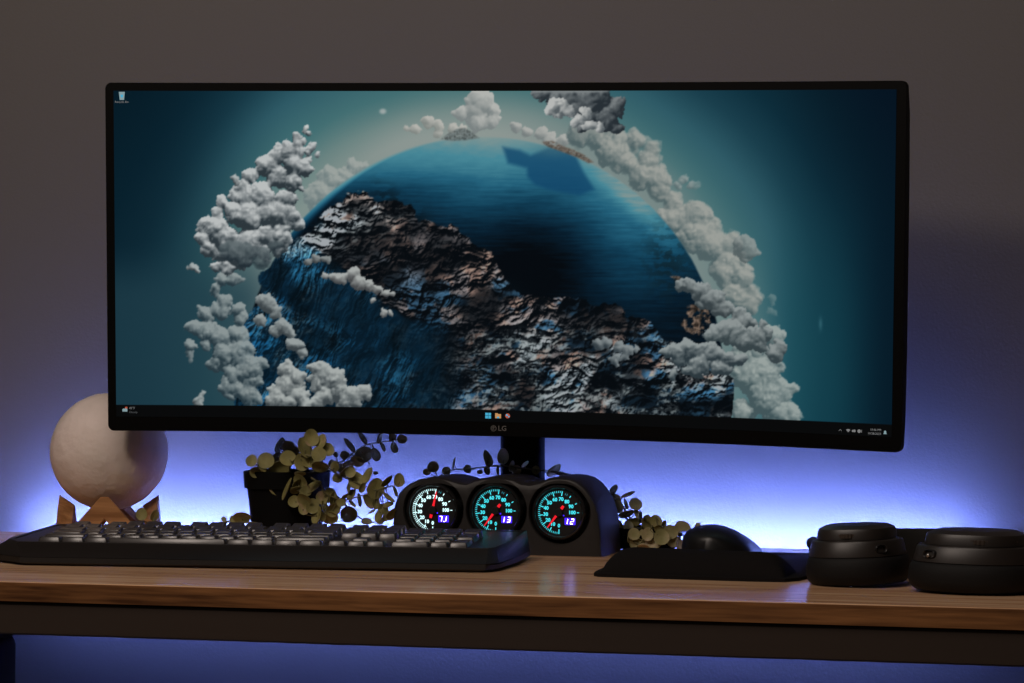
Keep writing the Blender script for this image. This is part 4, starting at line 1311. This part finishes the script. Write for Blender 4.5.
# front cluster
branch(plA, [(290, 476, PAY - 0.01), (275, 466, PAY - 0.03), (262, 466, PAY - 0.04), (253, 464, PAY - 0.045)],
       [(251.6, 460.6, 5.8, 6.6, 10), (265.8, 460.5, 8.8, 8.8, 0), (256, 472, 6.5, 5, -20), (267, 475.5, 4.6, 6.6, 15), (279.5, 468.3, 10.5, 6, -18), (262, 468, 3, 5, -40)], M_leafA, 1)
branch(plA, [(292, 476, PAY), (290, 466, PAY - 0.04), (300, 456, PAY - 0.075), (313, 456, PAY - 0.083), (324, 460, PAY - 0.08)],
       [(288.3, 458.6, 8.8, 8.2, 30), (304.4, 447.5, 6.6, 11, -18), (311.3, 437.6, 7.4, 9.2, 0), (321.3, 441.5, 5.6, 8, 12), (318.5, 454, 7.5, 8, -35), (327.5, 449.8, 7.5, 7, 35), (302, 462, 8, 9, -15), (311, 462.5, 9, 6, 0, 0.012), (320.5, 466.5, 9, 5, 6)], M_leafA, 2)
branch(plA, [(290, 474, PAY), (284, 456, PAY + 0.012), (280, 448, PAY + 0.02)], [(279.5, 445, 3, 8.4, 30), (288.3, 446.6, 7, 6, 0), (295, 451, 5, 5, 20), (277, 457, 3.5, 6, 30)], M_leafB, 3)
branch(plA, [(293, 474, PAY - 0.02), (296, 480, F), (300, 492, F - 0.004), (299, 504, F - 0.006), (306, 514, F - 0.006), (316, 516, F - 0.006)],
       [(277.8, 485, 9.2, 11, 8), (287, 489, 3.2, 12, 20), (300.4, 481, 8, 4, 35), (313.3, 487, 9.6, 5, -35), (294, 501.3, 6, 6.2, 15), (304.4, 499.7, 8, 4.4, 25), (295.6, 490, 6, 3, -20), (303.6, 508.6, 5.2, 6.4, -25), (312.5, 506, 6.5, 8, 5),
        (317, 515, 4.6, 9.5, 8), (306, 491, 6, 5.5, 30), (300, 473.5, 6, 1.2, 0), (297, 484, 3, 6, 40)], M_leafA, 4)
branch(plA, [(308, 476, PAY - 0.02), (320, 484, F), (326, 494, F - 0.003), (345, 500, F - 0.003), (360, 496, F), (372, 493, F)],
       [(323.7, 497.3, 8, 7, -15), (329.5, 495.5, 7, 8, 20), (333.7, 499.5, 4, 7.5, 10), (333.7, 509.8, 8, 5.6, -35), (330, 517.6, 8.6, 4.6, 0), (341.4, 502.4, 5, 4, 10), (351.4, 494.5, 3.6, 6.2, 35), (352, 503.5, 1.4, 5, -45), (359, 499.7, 2, 7, -4), (322, 516.5, 3.5, 5, 0), (325, 508, 2.6, 8, -20),
        (345, 496, 1.6, 4, 60)], M_leafA, 5)
branch(plA, [(310, 474, PAY - 0.01), (324, 467, PAY - 0.03), (337, 474, F), (350, 480, F), (362, 485, F), (376, 490, F), (388, 487, F), (399, 484, F + 0.004)],
       [(334.8, 466.7, 4.6, 6, -10), (337.4, 478.3, 5.4, 4.8, 20), (350.6, 472.3, 5.6, 5.5, -25), (347, 471, 8, 3, -35), (356.2, 480.4, 8, 10, -22), (368, 475, 5, 9, 14), (375.6, 488.4, 7.6, 10.8, 18), (368.5, 501, 4, 8.6, -28), (399, 480, 5.2, 7, 0), (386.8, 480.9, 1.8, 7.4, 48), (395, 491, 2, 6, -20),
        (388.4, 497.3, 3.2, 7.6, -48), (376, 503, 3.5, 6.2, 10), (383, 509.4, 5, 6.4, -30), (388.4, 504.5, 5.5, 3.4, -20), (378.8, 515.8, 3.6, 7, 15), (349, 486.8, 1.8, 6.4, 4), (392, 514, 3, 7, 50), (386, 518, 4, 3.4, 0), (362, 488, 2.6, 5, 20), (372, 511, 1.2, 5, 60)], M_leafA, 6)
branch(plA, [(310, 472, PAY + 0.02), (325, 466, PAY + 0.05), (341, 462, PAY + 0.055), (355, 452, PAY + 0.055), (366, 445, PAY + 0.055), (382, 442, PAY + 0.055), (398, 440, PAY + 0.055)],
       [(341.3, 468.3, 4.4, 5.6, 10), (364.3, 454.6, 9.4, 8.6, -40), (375.2, 454.6, 4.6, 7, -20), (357.4, 461, 7.6, 4.8, 10), (345, 455.4, 5.2, 4.4, 35), (349, 445, 3.4, 8.8, -32), (362.2, 437.7, 3.4, 8, -26), (335.8, 454.6, 2.5, 3, 0), (379.6, 437.7, 1.6, 6, 16), (382.5, 446.6, 1.5, 5.4, -22),
        (392.5, 437.4, 4, 4.4, 0), (402.4, 439, 5.2, 4.6, 0), (394, 447.7, 3.6, 5.6, -12), (375.6, 473, 2.5, 2, 0), (346.6, 463.5, 4.6, 2, -35), (331, 463, 2, 4, 30), (351, 464.5, 1.5, 4, 50)], M_leafB, 7)
# a low runner on the desk behind the keyboard
branch(plA, [(300, 474, PAY + 0.03), (330, 490, PAY + 0.06), (352, 512, PAY + 0.07), (366, 522, PAY + 0.07)],
       [(349, 514.5, 8.8, 8.4, 0), (366.7, 521.5, 5.6, 3.8, 0), (380, 521.5, 4, 3, 10)], M_leafB, 8)
branch(plA, [(262, 524, PAY - 0.045), (243, 522, PAY - 0.04), (224, 522, PAY - 0.04), (190, 528, PAY - 0.06), (155, 524, PAY - 0.07), (143, 521, PAY - 0.072)],
       [(242, 517.5, 9, 5.5, 0), (233.5, 519, 4, 3.6, 0), (224, 519, 3, 3, 0), (141.5, 514, 5.8, 6.6, 0), (154.5, 515.5, 3.4, 6, 22)], M_leafA, 9)

PBY = 0.545
pc2 = ony(648, 535, PBY)
plB = thing('potted_plant', W((pc2.x, PBY, 0)), 'low plant with pale round leaves behind the mouse pad', 'potted plant')
kB = FWD.dot(pc2 - CAM) / FZ
pot(plB, pc2.x, PBY, ony(648, 527, PBY).z, 32 * kB, 27 * kB, 0.008)
G = PBY - 0.036
branch(plB, [(640, 530, PBY), (628, 520, PBY - 0.012), (619, 510, PBY - 0.014), (614, 498, PBY - 0.012)],
       [(613, 490, 2.6, 6.6, 40), (616, 499.5, 5.2, 6, 0), (618, 507, 5, 6.4, -20), (628, 494.5, 2.4, 7.6, 66), (625.8, 504, 2.4, 5.6, -8), (635.8, 504, 7, 6, 20), (626.3, 513.6, 2.6, 8.4, 75), (636.6, 512, 2.4, 6.4, -14), (640, 516.5, 2.2, 6.4, 10), (620, 528.6, 3.8, 9, -12), (628.4, 525.5, 4.8, 5.6, -30)], M_leafB, 11)
branch(plB, [(645, 528, PBY), (645, 518, PBY - 0.02), (656, 518, PBY - 0.03)],
       [(635.7, 521.6, 6, 3, -5), (646.8, 521.8, 5.4, 7.2, 10), (656, 521, 6.2, 6.6, 0), (663.8, 524.5, 1.8, 4.6, 25), (643.5, 526.5, 2, 5, 20), (650, 529, 6, 4, 20), (659, 528.6, 5, 3, 0)], M_leafA, 12)
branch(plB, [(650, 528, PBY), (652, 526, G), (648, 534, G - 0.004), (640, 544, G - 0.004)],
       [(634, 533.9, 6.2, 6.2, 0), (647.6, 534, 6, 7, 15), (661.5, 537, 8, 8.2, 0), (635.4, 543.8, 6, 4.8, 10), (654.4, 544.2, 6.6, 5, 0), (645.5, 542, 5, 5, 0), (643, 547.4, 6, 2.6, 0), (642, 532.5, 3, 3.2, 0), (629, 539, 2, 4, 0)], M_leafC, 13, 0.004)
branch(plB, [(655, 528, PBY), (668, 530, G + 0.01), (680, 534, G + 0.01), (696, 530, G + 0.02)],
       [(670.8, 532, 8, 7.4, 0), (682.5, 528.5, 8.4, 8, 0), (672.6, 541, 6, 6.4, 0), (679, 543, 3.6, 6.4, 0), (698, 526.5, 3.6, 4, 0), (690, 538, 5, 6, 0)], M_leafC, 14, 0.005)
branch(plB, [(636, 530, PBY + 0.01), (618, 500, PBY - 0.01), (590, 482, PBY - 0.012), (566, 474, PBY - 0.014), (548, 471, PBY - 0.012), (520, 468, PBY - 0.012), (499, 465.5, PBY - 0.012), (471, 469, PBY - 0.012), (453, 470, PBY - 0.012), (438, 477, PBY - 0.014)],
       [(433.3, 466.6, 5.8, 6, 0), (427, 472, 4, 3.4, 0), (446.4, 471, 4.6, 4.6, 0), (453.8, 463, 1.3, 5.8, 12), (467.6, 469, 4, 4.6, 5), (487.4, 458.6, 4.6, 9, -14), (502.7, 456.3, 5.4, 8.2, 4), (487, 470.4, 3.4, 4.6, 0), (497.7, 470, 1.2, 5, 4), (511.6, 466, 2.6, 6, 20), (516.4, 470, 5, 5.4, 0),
        (525, 464, 1.6, 4.4, 52), (535.8, 470, 4.2, 4.8, 8), (553.6, 470, 3.2, 9, 56), (561, 474, 5, 3, 20), (480, 472, 3, 2.4, 0)], M_leafC, 15, 0.001)  # lighter leaf colour stands in for light this shaded garland lacks

# ------------------------------------------------------------------ lights
def area(name, loc, target, size, energy, col):
    l_ = bpy.data.lights.new(name, 'AREA'); l_.shape = 'DISK'; l_.size = size; l_.energy = energy; l_.color = col
    o = bpy.data.objects.new(name, l_); C.objects.link(o); o.location = loc
    o.rotation_euler = (Vector(target) - Vector(loc)).to_track_quat('-Z', 'Y').to_euler()
    return o


area('room_lamp', W((-1.18, -1.12, 1.30)), W((-0.75, 0.5, 0.35)), 0.30, 9.2, (1.0, 0.85, 0.75))
area('ceiling_bounce_fill', W((-0.6, -0.75, 1.72)), W((-0.6, 0.3, 0.0)), 1.1, 10.0, (1.0, 0.86, 0.76))  # added soft fill in place of light bounced off the ceiling, no fixture

w = bpy.data.worlds.new('room_ambience'); SC.world = w; w.use_nodes = True
w.node_tree.nodes['Background'].inputs[0].default_value = (1.0, 0.86, 0.78, 1)
w.node_tree.nodes['Background'].inputs[1].default_value = 0.02

# ------------------------------------------------------------------ camera
cd = bpy.data.cameras.new('camera'); cam = bpy.data.objects.new('camera', cd); C.objects.link(cam)
cd.sensor_width = 36.0; cd.sensor_fit = 'HORIZONTAL'; cd.lens = FZ / 1024 * 36.0
cd.clip_start = 0.05
R3 = Matrix((RIGHT, UP, -FWD)).transposed()
cam.matrix_world = Matrix.Translation(W(CAM)) @ R3.to_4x4()
SC.camera = cam
SC.view_settings.view_transform = 'Standard'
SC.view_settings.look = 'None'
SC.view_settings.exposure = 0.0
SC.view_settings.gamma = 1.0
SC.view_settings.use_curve_mapping = False
print('keys', count)
